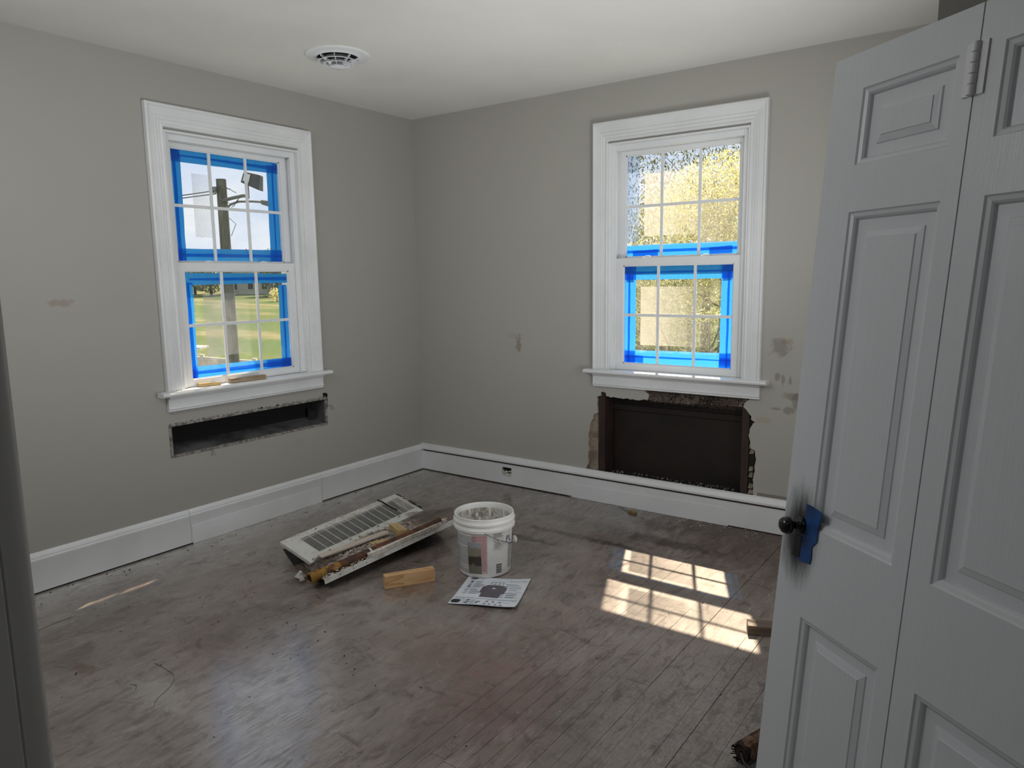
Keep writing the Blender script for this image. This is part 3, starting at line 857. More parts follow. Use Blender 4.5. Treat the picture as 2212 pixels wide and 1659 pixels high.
# two wood scraps on the left sill
def block(name, label, cat, a, b, wdt, h, z, m, group=None, bevel=0.0015):
    """a bar from point a to point b (centre line), width and height"""
    a, b = Vector(a), Vector(b)
    d = b - a
    o = MB().box(0, d.length, -wdt / 2, wdt / 2, 0, h).build(name, m, bevel=bevel)
    o.location = (a.x, a.y, z)
    ang = math.atan2(d.y, d.x)
    tilt = -math.asin((b.z - a.z) / d.length) if abs(b.z - a.z) > 1e-5 else 0
    o.rotation_euler = (0, tilt, ang)
    return tag(o, label, cat, group)
block('wood_scrap', 'short yellowish wood scrap at the left end of the left window sill', 'wood', (-0.012, -1.735, 0), (0.020, -1.625, 0), 0.030, 0.018, 0.8405, M_PALEPINE)
block('wood_scrap', 'longer brown wood stick on the middle of the left window sill', 'wood', (0.008, -1.560, 0), (0.030, -1.345, 0), 0.030, 0.026, 0.8405, M_GREYWOOD)

# ------------------------------------------------------------------ register opening in the left wall
for (y0, y1, z0, z1) in ((-1.928, -0.879, 0.488, 0.499), (-1.928, -0.879, 0.652, 0.663), (-1.928, -1.913, 0.499, 0.652), (-0.893, -0.879, 0.499, 0.652)):
    MB().box(-0.03, 0.004, y0, y1, z0, z1).build('opening_frame', M_REGFRAME, wall_left, bevel=0.002)
MB().box(-0.1205, -0.118, -1.918, -0.888, 0.495, 0.655).build('duct_back_shade', M_BLACKMATT, wall_left)
MB().hexa([(-0.118, -1.91, 0.496), (-0.002, -1.91, 0.496), (-0.002, -0.892, 0.496), (-0.118, -0.892, 0.496), (-0.118, -1.91, 0.535), (-0.03, -1.91, 0.500), (-0.03, -0.892, 0.500), (-0.118, -0.892, 0.535)]).build('duct_floor', M_DUCT, wall_left)
MB().box(-0.118, -0.002, -1.917, -1.909, 0.496, 0.654).build('duct_side', M_DUCT, wall_left)
MB().box(-0.118, -0.002, -0.897, -0.889, 0.496, 0.654).build('duct_side', M_DUCT, wall_left)
MB().hexa([(-0.09, -0.96, 0.52), (-0.06, -0.93, 0.52), (-0.058, -0.932, 0.52), (-0.088, -0.962, 0.52), (-0.09, -0.955, 0.60), (-0.06, -0.925, 0.57), (-0.058, -0.927, 0.57), (-0.088, -0.957, 0.60)]).build('bent_tab', M_SOOT, wall_left)
mb = MB()
rj = random.Random(31)
for i in range(150):
    y = -1.93 + rj.random() * 1.05
    big = 1.0
    for yc in (-1.38, -1.25):
        if abs(y - yc) < 0.03: big = 1.9
    mb.rock((0.001, y, 0.666 + rj.random() * 0.004), rj.uniform(0.0015, 0.0042) * big, i, 0, 0.7)
for i in range(14):
    mb.rock((0.002, -0.888 + rj.uniform(-.015, .012), 0.672 + rj.random() * 0.02), rj.uniform(0.006, 0.012), 300 + i)
for i in range(18):
    mb.rock((0.001, -0.876 + rj.uniform(-.002, .004), 0.60 + rj.random() * 0.06), rj.uniform(0.002, 0.005), 330 + i)
tag(mb.build('torn_edge', M_SOOT, wall_left), 'black torn paint edge above the register opening', kind='stuff')
mb = MB()
for (y, dy) in ((-1.70, 0.02), (-1.69, -0.012), (-0.86, 0.035), (-0.865, 0.02)):
    z = 0.488 if y < -1 else 0.61
    mb.tube([(0.005, y, z), (0.012, y + dy * .6, z - 0.012), (0.008, y + dy, z - 0.035)], 0.0008, 4)
tag(mb.build('frayed_threads', M_LINT, wall_left), 'frayed threads at the register opening', kind='stuff')

# ------------------------------------------------------------------ ceiling vent
vent = empty('ceiling_vent', (0.742, -1.317, CH))
tag(vent, 'round white ceiling air vent with stepped rings', 'vent')
MB().lathe([(0.158, 0.0), (0.159, -0.003), (0.154, -0.006), (0.13, -0.007), (0.112, -0.010), (0.104, -0.015), (0.102, -0.015), (0.103, -0.001)], 48).build('flange', M_VINYL, vent, smooth=50)
MB().lathe([(0.0005, -0.0015), (0.103, -0.0015)], 40).build('throat_shade', M_BLACKMATT, vent)  # black disc paints the dark of the duct on the closed ceiling
for (r, z) in ((0.095, -0.034), (0.071, -0.047)):
    MB().lathe([(r - 0.030, z + 0.022), (r - 0.002, z + 0.003), (r + 0.001, z + 0.0025), (r + 0.0015, z), (r - 0.003, z), (r - 0.032, z + 0.022)], 40).build('ring', M_VINYL, vent, smooth=50)
MB().lathe([(0.0005, -0.064), (0.016, -0.064), (0.020, -0.062), (0.036, -0.061), (0.045, -0.058), (0.042, -0.053), (0.0005, -0.045)], 36).build('centre_disc', M_VINYL, vent, smooth=50)
for k in range(8):
    a = k * pi / 4 - 0.9
    ca, sa = cos(a), sin(a)
    th = 0.0007
    def P(r, s, z): return (r * ca - s * sa, r * sa + s * ca, z)
    MB().hexa([P(.040, -th, -.056), P(.102, -th, -.022), P(.102, th, -.022), P(.040, th, -.056), P(.034, -th, -.036), P(.102, -th, -.010), P(.102, th, -.010), P(.034, th, -.036)]).build('vane', M_VINYL, vent)

# ------------------------------------------------------------------ leaning bifold door
dt = Vector((0.7826, -0.6225, 0)); 
dw = Vector((0.0516, 0.0648, 0.99656)).normalized()
dy_ = dw.cross(dt)
org = Vector((3.2368, -2.2803, 0.85)) - dw * (0.847 / dw.z)
DH = -0.0
door = empty('bifold_door')
door.matrix_world = Matrix(((dt.x, dy_.x, dw.x, org.x), (dt.y, dy_.y, dw.y, org.y), (dt.z, dy_.z, dw.z, org.z), (0, 0, 0, 1)))
tag(door, 'white bifold panel door leaning open at right with black knob', 'door')
B = 0.85
TOPZ = B + 0.997
def leaf(x0, x1, px0, px1, label):
    T = 0.035
    zz = [(B + 0.770, B + 0.923), (B + 0.006, B + 0.677), (0.10, B - 0.198)]
    mb = MB()
    mb.box(x0, px0, 0, T, 0, TOPZ); mb.box(px1, x1, 0, T, 0, TOPZ)
    edges = [0] + sorted([z for pr in zz for z in pr]) + [TOPZ]
    for i in range(0, len(edges), 2):
        mb.box(px0, px1, 0, T, edges[i], edges[i + 1])
    lf = mb.build('door_leaf', M_DOOR, door)
    for (z0, z1) in zz:
        m = MB()
        rings = [(0, 0.0), (0.003, 0.0035), (0.010, 0.0055), (0.0135, 0.009), (0.016, 0.0145), (0.038, 0.0150), (0.0395, 0.0125), (0.052, 0.0085), (0.0535, 0.0065)]
        vs, fs = [], []
        for ins, y in rings:
            vs += [(px0 + ins, y, z0 + ins), (px1 - ins, y, z0 + ins), (px1 - ins, y, z1 - ins), (px0 + ins, y, z1 - ins)]
        for i in range(len(rings) - 1):
            for j in range(4):
                fs.append((4 * i + j, 4 * i + (j + 1) % 4, 4 * i + 4 + (j + 1) % 4, 4 * i + 4 + j))
        q = 4 * (len(rings) - 1)
        fs.append((q, q + 1, q + 2, q + 3))
        m.add(vs, fs)
        m.box(px0, px1, 0.018, 0.030, z0, z1)
        m.build('raised_panel', M_DOOR, lf)
    return lf
lf1 = leaf(-0.0435, 0.3092, 0.047, 0.2725, '')
lf2 = leaf(0.3122, 0.665, 0.360, 0.575, '')
# hinge at the top of the seam
mb = MB()
for i in range(5):
    z0 = B + 0.846 + i * 0.0175
    mb.tube([(0.3105, -0.006, z0 + 0.0006), (0.3105, -0.006, z0 + 0.0169)], 0.0068, 10)
mb.box(0.290, 0.309, -0.0035, -0.0001, B + 0.846, B + 0.933); mb.box(0.312, 0.331, -0.0035, -0.0001, B + 0.846, B + 0.933)
tag(mb.build('hinge', M_TRIM, door, smooth=40), 'white painted butt hinge on the seam')
# knob with rosette
KX, KZ = 0.014, B + 0.001
mb = MB()
kp = [(0.0005, -0.052), (0.009, -0.0515), (0.016, -0.047), (0.0195, -0.040), (0.0185, -0.033), (0.012, -0.027), (0.0075, -0.022), (0.0085, -0.014), (0.013, -0.009), (0.018, -0.006), (0.0195, -0.0025), (0.0195, -0.0002)]
n = 28
vs = [(KX + r * cos(2 * pi * j / n), y, KZ + r * sin(2 * pi * j / n)) for r, y in kp for j in range(n)]
fs = [(i * n + j, i * n + (j + 1) % n, (i + 1) * n + (j + 1) % n, (i + 1) * n + j) for i in range(len(kp) - 1) for j in range(n)]
tag(mb.add(vs, fs).build('knob', M_BLACK, lf1, smooth=60), 'glossy black round door knob')
MB().box(0.0, 0.024, -0.003, -0.0002, B - 0.072, B - 0.024).build('keyhole_plate', M_BLACK, lf1, bevel=0.001)
tp = [(0.026, 0.052), (0.040, 0.052), (0.080, 0.047), (0.072, 0.000), (0.0725, -0.018), (0.058, -0.036), (0.0605, -0.058), (0.0585, -0.073), (0.022, -0.078), (0.018, -0.04), (0.026, -0.02), (0.029, 0.01)]
tag(MB().prism(tp, lambda a, b: (a, -0.0015 - 0.06 * max(0, a - 0.05) - 0.05 * max(0, -0.01 - b) * 0.3, B + b), lambda a, b: (a, -0.0009 - 0.06 * max(0, a - 0.05) - 0.05 * max(0, -0.01 - b) * 0.3, B + b)).build('tape_piece', M_DOORTAPE, lf1), "torn blue painter's tape behind the knob")
tag(MB().prism([(0.040, 0.0515), (0.080, 0.0468), (0.073, 0.005), (0.060, 0.012), (0.048, 0.03)], lambda a, b: (a, -0.0042, B + b), lambda a, b: (a, -0.0036, B + b)).build('tape_piece', M_DOORTAPE, lf1), "doubled blue tape layer behind the knob")

# ------------------------------------------------------------------ bucket
BX, BY = 1.548, -1.252
bk = empty('plastic_bucket', (BX, BY, 0))
tag(bk, 'white plastic joint compound bucket with printed label on the floor', 'bucket')
t = NT('white_bucket_plastic')
v = t.coords('Object')
col = t.mix(t.ss(t.noise(v, 6, 5, 0.65), 0.45, 0.75), S(234, 234, 231), S(206, 203, 196))
M_BUCKET = t.done(t.bsdf(col, 0.4, 0, 0.45, Subsurface_Weight=0.0))
prof = [(0.0005, 0.0), (0.112, 0.0), (0.120, 0.004), (0.1225, 0.012), (0.1345, 0.222), (0.1395, 0.224), (0.1475, 0.228), (0.1480, 0.240), (0.143, 0.246), (0.1415, 0.256), (0.1475, 0.259), (0.1485, 0.268), (0.1440, 0.274), (0.1425, 0.286), (0.1435, 0.290), (0.1415, 0.2935), (0.1380, 0.2925), (0.1365, 0.285), (0.1335, 0.24), (0.1200, 0.016), (0.0005, 0.014)]
MB().lathe(prof, 64).build('body', M_BUCKET, bk, smooth=40)
t = NT('dried_compound')
v = t.coords('Object')
cmp = t.mix(t.ss(t.noise(v, 18, 6, 0.7), 0.45, 0.6), S(206, 202, 194), S(150, 140, 128))
M_CMP = t.done(t.bsdf(cmp, 0.85, 0, 0.3, t.noise(v, 40, 5), 0.8, 0.01))
mb = MB(); n = 64; rows = 9
rj = random.Random(2)
vs, fs = [], []
for i in range(rows):
    z = 0.09 + i * 0.022
    for j in range(n):
        vs.append(((0.1200 + 0.0135 * (z - .016) / .224 - 0.0012 - rj.random() ** 3 * 0.006) * cos(2 * pi * j / n), (0.1200 + 0.0135 * (z - .016) / .224 - 0.0012 - rj.random() ** 3 * 0.006) * sin(2 * pi * j / n), z))
for i in range(rows - 1):
    for j in range(n):
        if rj.random() < 0.80: fs.append((i * n + j, i * n + (j + 1) % n, (i + 1) * n + (j + 1) % n, (i + 1) * n + j))
tag(mb.add(vs, fs).build('residue', M_CMP, bk, smooth=60), 'crust of dried compound inside')
mb = MB(); vs, fs = [], []
R_, nn = 8, 40
for i in range(R_ + 1):
    for j in range(nn):
        r = 0.1225 * i / R_ + 0.0005
        vs.append((r * cos(2 * pi * j / nn), r * sin(2 * pi * j / nn), 0.055 + 0.03 * (i / R_) ** 3 + rj.uniform(-.004, .006)))
for i in range(R_):
    for j in range(nn):
        fs.append((i * nn + j, i * nn + (j + 1) % nn, (i + 1) * nn + (j + 1) % nn, (i + 1) * nn + j))
mb.add(vs, fs).build('compound', M_CMP, bk, smooth=60)
PHI0 = math.atan2(-0.788, 0.615)
def on_bucket(phi, z, off=0.0006):
    r = 0.1225 + 0.0120 * (z - 0.012) / 0.21 + off
    a = PHI0 + phi
    return (r * cos(a), r * sin(a), z)
def brect(name, p0, p1, z0, z1, m, off=0.0006, label=None):
    n = max(1, int(abs(p1 - p0) / 0.06))
    mb = MB()
    vs = []
    for i in range(n + 1):
        ph = p0 + (p1 - p0) * i / n
        vs += [on_bucket(ph, z0, off), on_bucket(ph, z1, off)]
    mb.add(vs, [(2 * i, 2 * i + 2, 2 * i + 3, 2 * i + 1) for i in range(n)])
    o = mb.build(name, m, bk)
    if label: tag(o, label)
    return o
M_INKGREY = mat('grey_ink', S(112, 116, 128), 0.6)
M_INKRED = mat('red_ink', S(188, 116, 120), 0.6)
M_INKPINK = mat('pale_red_ink', S(222, 204, 201), 0.6)
M_INKBLUE = mat('blue_ink', S(30, 44, 120), 0.5)
M_INKDARK = mat('dark_ink', S(44, 44, 50), 0.6)
t = NT('mortar_photo_print')
v = t.coords('Object')
z = t.n('ShaderNodeSeparateXYZ'); t.l(v, z.inputs[0])
zz = t.math('ADD', z.outputs['Z'], t.math('MULTIPLY', t.math('SUBTRACT', t.noise(v, 45, 4), 0.5), 0.05))
c1 = t.mix(t.ss(zz, 0.150, 0.154), S(140, 134, 118), S(158, 160, 164))
c1 = t.mix(t.ss(zz, 0.115, 0.100), c1, S(66, 60, 52))
c1 = t.mix(t.ss(zz, 0.072, 0.060), c1, S(118, 112, 100))
M_PHOTO = t.done(t.bsdf(c1, 0.5))
rj = random.Random(12)
lines = MB()
def bline(mbx, p0, p1, z, h, off=0.0007):
    n = max(1, int(abs(p1 - p0) / 0.08))
    vs = []
    for i in range(n + 1):
        ph = p0 + (p1 - p0) * i / n
        vs += [on_bucket(ph, z, off), on_bucket(ph, z + h, off)]
    mbx.add(vs, [(2 * i, 2 * i + 2, 2 * i + 3, 2 * i + 1) for i in range(n)])
zl = 0.205
while zl > 0.02:
    if rj.random() < 0.85:
        pe = -0.50 if zl < 0.18 else -0.30
        q = -1.45
        while q < pe:
            w_ = rj.uniform(0.05, 0.16)
            bline(lines, q, min(q + w_, pe), zl, 0.0022); q += w_ + 0.02
    zl -= 0.0046
tag(lines.build('print_lines', M_INKGREY, bk), kind='stuff')
# red boxed text
bt = MB()
for (a, b, c, d) in ((-0.47, 0.075, 0.213, 0.2142), (-0.47, 0.075, 0.026, 0.0272)):
    bline(bt, a, b, c, d - c)
for ph in (-0.47, 0.075):
    bline(bt, ph - .004, ph + .004, 0.026, 0.188)
zl = 0.206
while zl > 0.032:
    p0 = -0.44 if zl > 0.183 else -0.11
    q = p0
    while q < 0.05:
        w_ = rj.uniform(0.03, 0.10)
        bline(bt, q, min(q + w_, 0.055), zl, 0.0030); q += w_ + 0.012
    zl -= 0.0052
tag(bt.build('warning_text', M_INKRED, bk), kind='stuff')
brect('warning_panel', -0.47, 0.075, 0.026, 0.2142, M_INKPINK, 0.0003)
brect('photo_print', -0.66, -0.13, 0.024, 0.180, M_PHOTO, 0.0011, 'printed picture of mortar')
mt = MB()
bline(mt, 0.32, 0.70, 0.140, 0.001); bline(mt, 0.32, 0.70, 0.194, 0.001)
for ph in (0.32, 0.70): bline(mt, ph - .003, ph + .003, 0.140, 0.055)
for i in range(4): bline(mt, 0.36, 0.36 + rj.uniform(.2, .3), 0.148 + i * 0.007, 0.0022)
for i in range(5): bline(mt, 0.31, 0.31 + rj.uniform(.25, .4), 0.200 + i * 0.0045, 0.0018)
for i in range(11): bline(mt, 0.43, 0.67, 0.022 + i * 0.0042, 0.0021 if i % 3 else 0.0032)
for i in range(12): bline(mt, 1.02, 1.30, 0.03 + i * 0.0105, 0.004)
def btext(mbx, s, size, phi, z, rad=0.13, off=0.0008):
    vs, fs = text_geo(s, size)
    mbx.add([on_bucket(phi + x / rad, z + y, off) for x, y in vs], fs)
btext(mt, 'CE', 0.018, 0.36, 0.176)
tag(mt.build('grey_print', M_INKDARK, bk), kind='stuff')
mt = MB()
btext(mt, 'PL', 0.045, 0.86, 0.164)
tag(mt.build('blue_lettering', M_INKBLUE, bk), kind='stuff')
# bail wire and grip
dv = Vector((0.615, -0.788, 0)); er = Vector((0.788, 0.615, 0))
al = radians(30)
e_ = er * cos(al) - Vector((0, 0, 1)) * sin(al)
c0 = Vector((0, 0, 0.232))
arc = [c0 + dv * (0.150 * cos(th)) + e_ * (0.172 * sin(th)) for th in [pi * i / 30 for i in range(31)]]
arc[0] = c0 + dv * 0.146; arc[-1] = c0 - dv * 0.146
MB().tube(arc, 0.0021, 6).build('bail_wire', M_GREYMETAL, bk, smooth=60)
MB().tube(arc[13:18], [0.008, 0.0095, 0.0095, 0.0095, 0.008], 10).build('grip', M_BUCKET, bk, smooth=60)

# ------------------------------------------------------------------ leaflet
C00, C10, C11, C01 = Vector((1.652, -1.655, 0)), Vector((1.937, -1.550, 0)), Vector((1.812, -1.245, 0)), Vector((1.543, -1.374, 0))
def sheet(u, v, off=0.0):
    p = C00.lerp(C10, u).lerp(C01.lerp(C11, u), v)
    z = 0.001 + 0.011 * max(0.0, 1 - v / 0.45) ** 2 * (0.35 + 0.65 * u) + 0.006 * max(0, (u - 0.6) / 0.4) ** 2 + 0.003 * (0.5 - 0.5 * cos(6.28 * u)) * (1 - v)
    # a raised edge moves a touch away from the viewer so that the sheet keeps its size
    return (p.x - z * 0.35, p.y + z * 0.45, z + off)
lf = empty('printed_leaflet', (0, 0, 0))
tag(lf, 'white printed leaflet with a grey machine picture lying before the bucket', 'leaflet')
NU = 24
mb = MB()
vs = [sheet(i / NU, j / NU, 0.0003) for j in range(NU + 1) for i in range(NU + 1)] + [sheet(i / NU, j / NU, -0.0006) for j in range(NU + 1) for i in range(NU + 1)]
q = (NU + 1) ** 2
fs = []
for j in range(NU):
    for i in range(NU):
        a = j * (NU + 1) + i
        fs.append((a, a + 1, a + NU + 2, a + NU + 1)); fs.append((q + a, q + a + NU + 1, q + a + NU + 2, q + a + 1))
for i in range(NU):
    for (a, b) in ((i, i + 1), (NU * (NU + 1) + i, NU * (NU + 1) + i + 1), (i * (NU + 1), (i + 1) * (NU + 1)), (i * (NU + 1) + NU, (i + 1) * (NU + 1) + NU)):
        fs.append((a, b, q + b, q + a))
M_PAPER = mat('white_paper', S(222, 228, 236), 0.45)
mb.add(vs, fs).build('paper', M_PAPER, lf, smooth=40)
def ppoly(mbx, pts, off=0.0009, sub=5):
    """printed polygon following the sheet (fan of strips)"""
    tr3 = tessellate_polygon([[Vector((a, b, 0)) for a, b in pts]])
    for t3 in tr3:
        A, Bq, Cq = [pts[i] for i in t3]
        n = sub
        idx = {}
        vs, fs = [], []
        for i in range(n + 1):
            for j in range(n + 1 - i):
                a, b = i / n, j / n
                idx[(i, j)] = len(vs)
                vs.append(sheet(A[0] + (Bq[0] - A[0]) * a + (Cq[0] - A[0]) * b, A[1] + (Bq[1] - A[1]) * a + (Cq[1] - A[1]) * b, off))
        for i in range(n):
            for j in range(n - i):
                fs.append((idx[(i, j)], idx[(i + 1, j)], idx[(i, j + 1)]))
                if j < n - i - 1: fs.append((idx[(i + 1, j)], idx[(i + 1, j + 1)], idx[(i, j + 1)]))
        mbx.add(vs, fs)
def prect(mbx, u0, u1, v0, v1, off=0.0009, sub=3):
    n = max(1, int((u1 - u0) / 0.08)); m = max(1, int((v1 - v0) / 0.08))
    vs = [sheet(u0 + (u1 - u0) * i / n, v0 + (v1 - v0) * j / m, off) for j in range(m + 1) for i in range(n + 1)]
    mbx.add(vs, [(j * (n + 1) + i, j * (n + 1) + i + 1, (j + 1) * (n + 1) + i + 1, (j + 1) * (n + 1) + i) for j in range(m) for i in range(n)])
def pell(mbx, u, v, ru_, rv_, off=0.0009):
    vs = [sheet(u, v, off)] + [sheet(u + ru_ * cos(2 * pi * i / 20), v + rv_ * sin(2 * pi * i / 20), off) for i in range(20)]
    mbx.add(vs, [(0, 1 + i, 1 + (i + 1) % 20) for i in range(20)])
def ptext(mbx, s, size, u, v, off=0.0012, align='LEFT'):
    vs, fs = text_geo(s, size, align)
    mbx.add([sheet(u + x, v + y * 0.93, off) for x, y in vs], fs)
ink = MB(); gry = MB(); mach = MB(); wht = MB()
pell(ink, 0.115, 0.945, 0.062, 0.034); ptext(wht, 'insink', 0.040, 0.064, 0.934)
ptext(gry, 'erator', 0.042, 0.185, 0.932)
ptext(ink, 'Evolution 1.0HP', 0.040, 0.700, 0.885)
rj = random.Random(4)
for i in range(4):
    v_ = 0.835 - i * 0.062
    (pell)(ink if i in (0, 3) else gry, 0.115, v_, 0.030, 0.020)
    for j in range(3): prect(gry, 0.17, 0.17 + rj.uniform(.09, .19), v_ + 0.012 - j * 0.014, v_ + 0.018 - j * 0.014)
prect(ink, 0.09, 0.245, 0.575, 0.585)
for i in range(3):
    v_ = 0.53 - i * 0.055
    prect(gry, 0.085, 0.145, v_ - .012, v_ + .012)
    for j in range(3): prect(gry, 0.17, 0.17 + rj.uniform(.1, .24), v_ + 0.012 - j * 0.014, v_ + 0.018 - j * 0.014)
prect(ink, 0.665, 0.86, 0.775, 0.786)
for i in range(3):
    v_ = 0.72 - i * 0.062
    pell(ink if i == 2 else gry, 0.69, v_, 0.030, 0.017)
    for j in range(2): prect(gry, 0.74, 0.74 + rj.uniform(.11, .2), v_ + 0.006 - j * 0.016, v_ + 0.013 - j * 0.016)
prect(gry, 0.72, 0.83, 0.535, 0.542); prect(gry, 0.85, 0.95, 0.535, 0.542)
prect(ink, 0.655, 0.90, 0.483, 0.495)
for i in range(2):
    v_ = 0.43 - i * 0.07
    prect(gry, 0.655, 0.715, v_ - .012, v_ + .014)
    for j in range(3): prect(gry, 0.745, 0.745 + rj.uniform(.12, .2), v_ + 0.012 - j * 0.014, v_ + 0.018 - j * 0.014)
# machine picture: shoulder-shaped body with a mounting ring
ppoly(mach, [(0.37, 0.31), (0.66, 0.31), (0.67, 0.45), (0.71, 0.48), (0.71, 0.66), (0.64, 0.735), (0.40, 0.735), (0.33, 0.66), (0.33, 0.48), (0.365, 0.45)])
for (a, b, c, d) in ((0.425, 0.625, 0.835, 0.850), (0.425, 0.440, 0.755, 0.84), (0.612, 0.625, 0.755, 0.84), (0.45, 0.60, 0.745, 0.760), (0.485, 0.497, 0.76, 0.835), (0.553, 0.565, 0.76, 0.835)):
    prect(gry, a, b, c, d)
pell(wht, 0.515, 0.622, 0.026, 0.020, 0.0013); prect(gry, 0.55, 0.58, 0.616, 0.624, 0.0013)
prect(ink, 0.03, 0.965, 0.245, 0.253)
ppoly(ink, [(0.035, 0.045), (0.125, 0.045), (0.15, 0.09), (0.145, 0.16), (0.11, 0.175), (0.045, 0.175), (0.02, 0.15), (0.015, 0.09)])
for (u, v_) in ((0.255, 0.175), (0.255, 0.115), (0.245, 0.055)):
    pell(ink, u, v_, 0.032, 0.016); prect(gry, 0.30, 0.30 + rj.uniform(.05, .08), v_, v_ + 0.008); prect(gry, 0.30, 0.30 + rj.uniform(.05, .08), v_ - .014, v_ - .006)
prect(gry, 0.165, 0.215, 0.165, 0.173); prect(gry, 0.165, 0.215, 0.105, 0.113); prect(gry, 0.05, 0.18, 0.205, 0.213); prect(gry, 0.52, 0.64, 0.205, 0.213)
ppoly(ink, [(0.385, 0.06), (0.402, 0.06), (0.412, 0.115), (0.445, 0.12), (0.445, 0.145), (0.405, 0.142), (0.39, 0.12)])
for (u, v_) in ((0.54, 0.165), (0.63, 0.165), (0.73, 0.165), (0.53, 0.065), (0.60, 0.065), (0.69, 0.06), (0.77, 0.06)):
    pell(ink, u, v_, 0.018, 0.013)
    prect(gry, u - 0.03, u + 0.035, v_ - 0.036, v_ - 0.029)
for u in (0.78, 0.82, 0.86): prect(gry, u - .01, u + .01, 0.155, 0.172)
M_MACH = mat('printed_grey_machine', S(98, 92, 100), 0.5)
tag(ink.build('dark_print', M_INKDARK, lf), kind='stuff'); tag(gry.build('grey_print', mat('pale_grey_ink', S(140, 148, 158), 0.5), lf), kind='stuff')
mach.build('machine_picture', M_MACH, lf); tag(wht.build('white_print', M_PAPER, lf), kind='stuff')

# ------------------------------------------------------------------ loose wood
block('wood_block', 'orange pine wood block standing on the floor left of the leaflet', 'wood', (1.300, -1.688, 0), (1.428, -1.490, 0), 0.038, 0.062, 0.0003, M_PINE)
block('wood_block', 'grey wood offcut in the sunlight beside the leaning door', 'wood', (2.800, -1.180, 0), (3.02, -1.09, 0), 0.060, 0.040, 0.0003, M_OLDWOOD)

# ------------------------------------------------------------------ broken radiator cover: tray, grille, rubble, pipe
FL, NL, FR, NR = Vector((0.609, -1.717, 0.050)), Vector((1.093, -1.861, 0.055)), Vector((0.505, -0.83, 0.050)), Vector((1.152, -1.006, 0.105))
def tray_pt(a, b, dz=0.0):
    """a along the length, b across from the far edge to the near edge"""
    p = FL.lerp(FR, a).lerp(NL.lerp(NR, a), b)
    edge = FL.lerp(FR, a).z * (1 - b) + NL.lerp(NR, a).z * b
    floorz = 0.006
    f = max(0, 1 - b / 0.30) if b < 0.5 else max(0, (b - 0.62) / 0.38)
    return (p.x, p.y, floorz + (edge - floorz) * f ** 1.2 + dz)
tray = empty('radiator_cover', (0.84, -1.36, 0.0))
tag(tray, 'dented dark metal cover with white rim cradling rubble on the floor', 'cover')
def child_world(mb, name, m, parent, **kw):
    o = mb.build(name, m, parent, **kw)
    o.matrix_parent_inverse = Matrix.Translation(-Vector(parent.location))
    return o
NA, NB = 10, 20
mb = MB()
bot = []
vs = [tray_pt(i / NA, j / NB) for i in range(NA + 1) for j in range(NB + 1)] + [tray_pt(i / NA, j / NB, -0.003) for i in range(NA + 1) for j in range(NB + 1)]
q = (NA + 1) * (NB + 1)
fs = []
for i in range(NA):
    for j in range(NB):
        a = i * (NB + 1) + j
        fs.append((a, a + 1, a + NB + 2, a + NB + 1)); fs.append((q + a, q + a + NB + 1, q + a + NB + 2, q + a + 1))
for i in range(NA):
    for j in (0, NB):
        a, b = i * (NB + 1) + j, (i + 1) * (NB + 1) + j
        fs.append((a, b, q + b, q + a))
for j in range(NB):
    for i in (0, NA):
        a, b = i * (NB + 1) + j, i * (NB + 1) + j + 1
        fs.append((a, b, q + b, q + a))
child_world(mb.add(vs, fs), 'tray_sheet', M_DARKMETAL, tray, smooth=40)
# white rim strip on the near edge
out = Vector((0.985, -0.13, 0)).normalized()
mb = MB()
p0, p1 = NL, NR
mb.hexa([tuple(p0 + Vector((0, 0, -0.020)) + out * 0.010), tuple(p1 + Vector((0, 0, -0.020)) + out * 0.010), tuple(p1 + Vector((0, 0, -0.020)) + out * 0.007), tuple(p0 + Vector((0, 0, -0.020)) + out * 0.007),
         tuple(p0 + Vector((0, 0, 0.003)) + out * 0.005), tuple(p1 + Vector((0, 0, 0.003)) + out * 0.005), tuple(p1 + Vector((0, 0, 0.003)) - out * 0.002), tuple(p0 + Vector((0, 0, 0.003)) - out * 0.002)])
tag(child_world(mb, 'rim_flange', M_WHITEMETAL, tray), 'white enamelled edge of the cover')
mb = MB()
rj = random.Random(6)
for i in range(9):
    f = 0.1 + 0.09 * i
    p = p0.lerp(p1, f) + out * 0.0085 + Vector((0, 0, -0.009 + rj.uniform(-.004, .004)))
    child_world(MB().rock(p, 0.0028, i), 'nail_hole_shade', M_BLACKMATT, tray)
mb = MB()
for i in range(220):
    f = rj.random() ** 1.3 * 0.60
    p = p0.lerp(p1, f) - out * rj.uniform(-0.004, 0.024) + Vector((0, 0, 0.001 + rj.random() * 0.004))
    mb.rock(p, rj.uniform(0.002, 0.007), i + 900, 0, 0.7)
tag(child_world(mb, 'plaster_crust', M_CRUST, tray), 'crust of white plaster on the near rim', kind='stuff')

# rubble heaped in the tray
mb = MB()
rj = random.Random(44)
def hgt(a, b):
    return 0.012 + 0.045 * max(0, 1 - ((a - 0.5) / 0.56) ** 2) * max(0, 1 - ((b - 0.62) / 0.42) ** 2)
NA2, NB2 = 60, 30
g = []
for i in range(NA2 + 1):
    for j in range(NB2 + 1):
        a, b = 0.03 + 0.94 * i / NA2, 0.46 + 0.48 * j / NB2
        x, y, z = tray_pt(a, b)
        g.append((x, y, z + hgt(a, b) * 0.85 + rj.uniform(-.004, .004)))
mb.add(g, [(i * (NB2 + 1) + j, (i + 1) * (NB2 + 1) + j, (i + 1) * (NB2 + 1) + j + 1, i * (NB2 + 1) + j + 1) for i in range(NA2) for j in range(NB2)])
for i in range(2600):
    a, b = 0.02 + 0.96 * rj.random(), 0.44 + 0.50 * rj.random()
    x, y, z = tray_pt(a, b)
    mb.rock((x, y, z + hgt(a, b) * 0.95 + rj.random() * 0.004), rj.uniform(0.003, 0.0105), i, 0, 0.85)
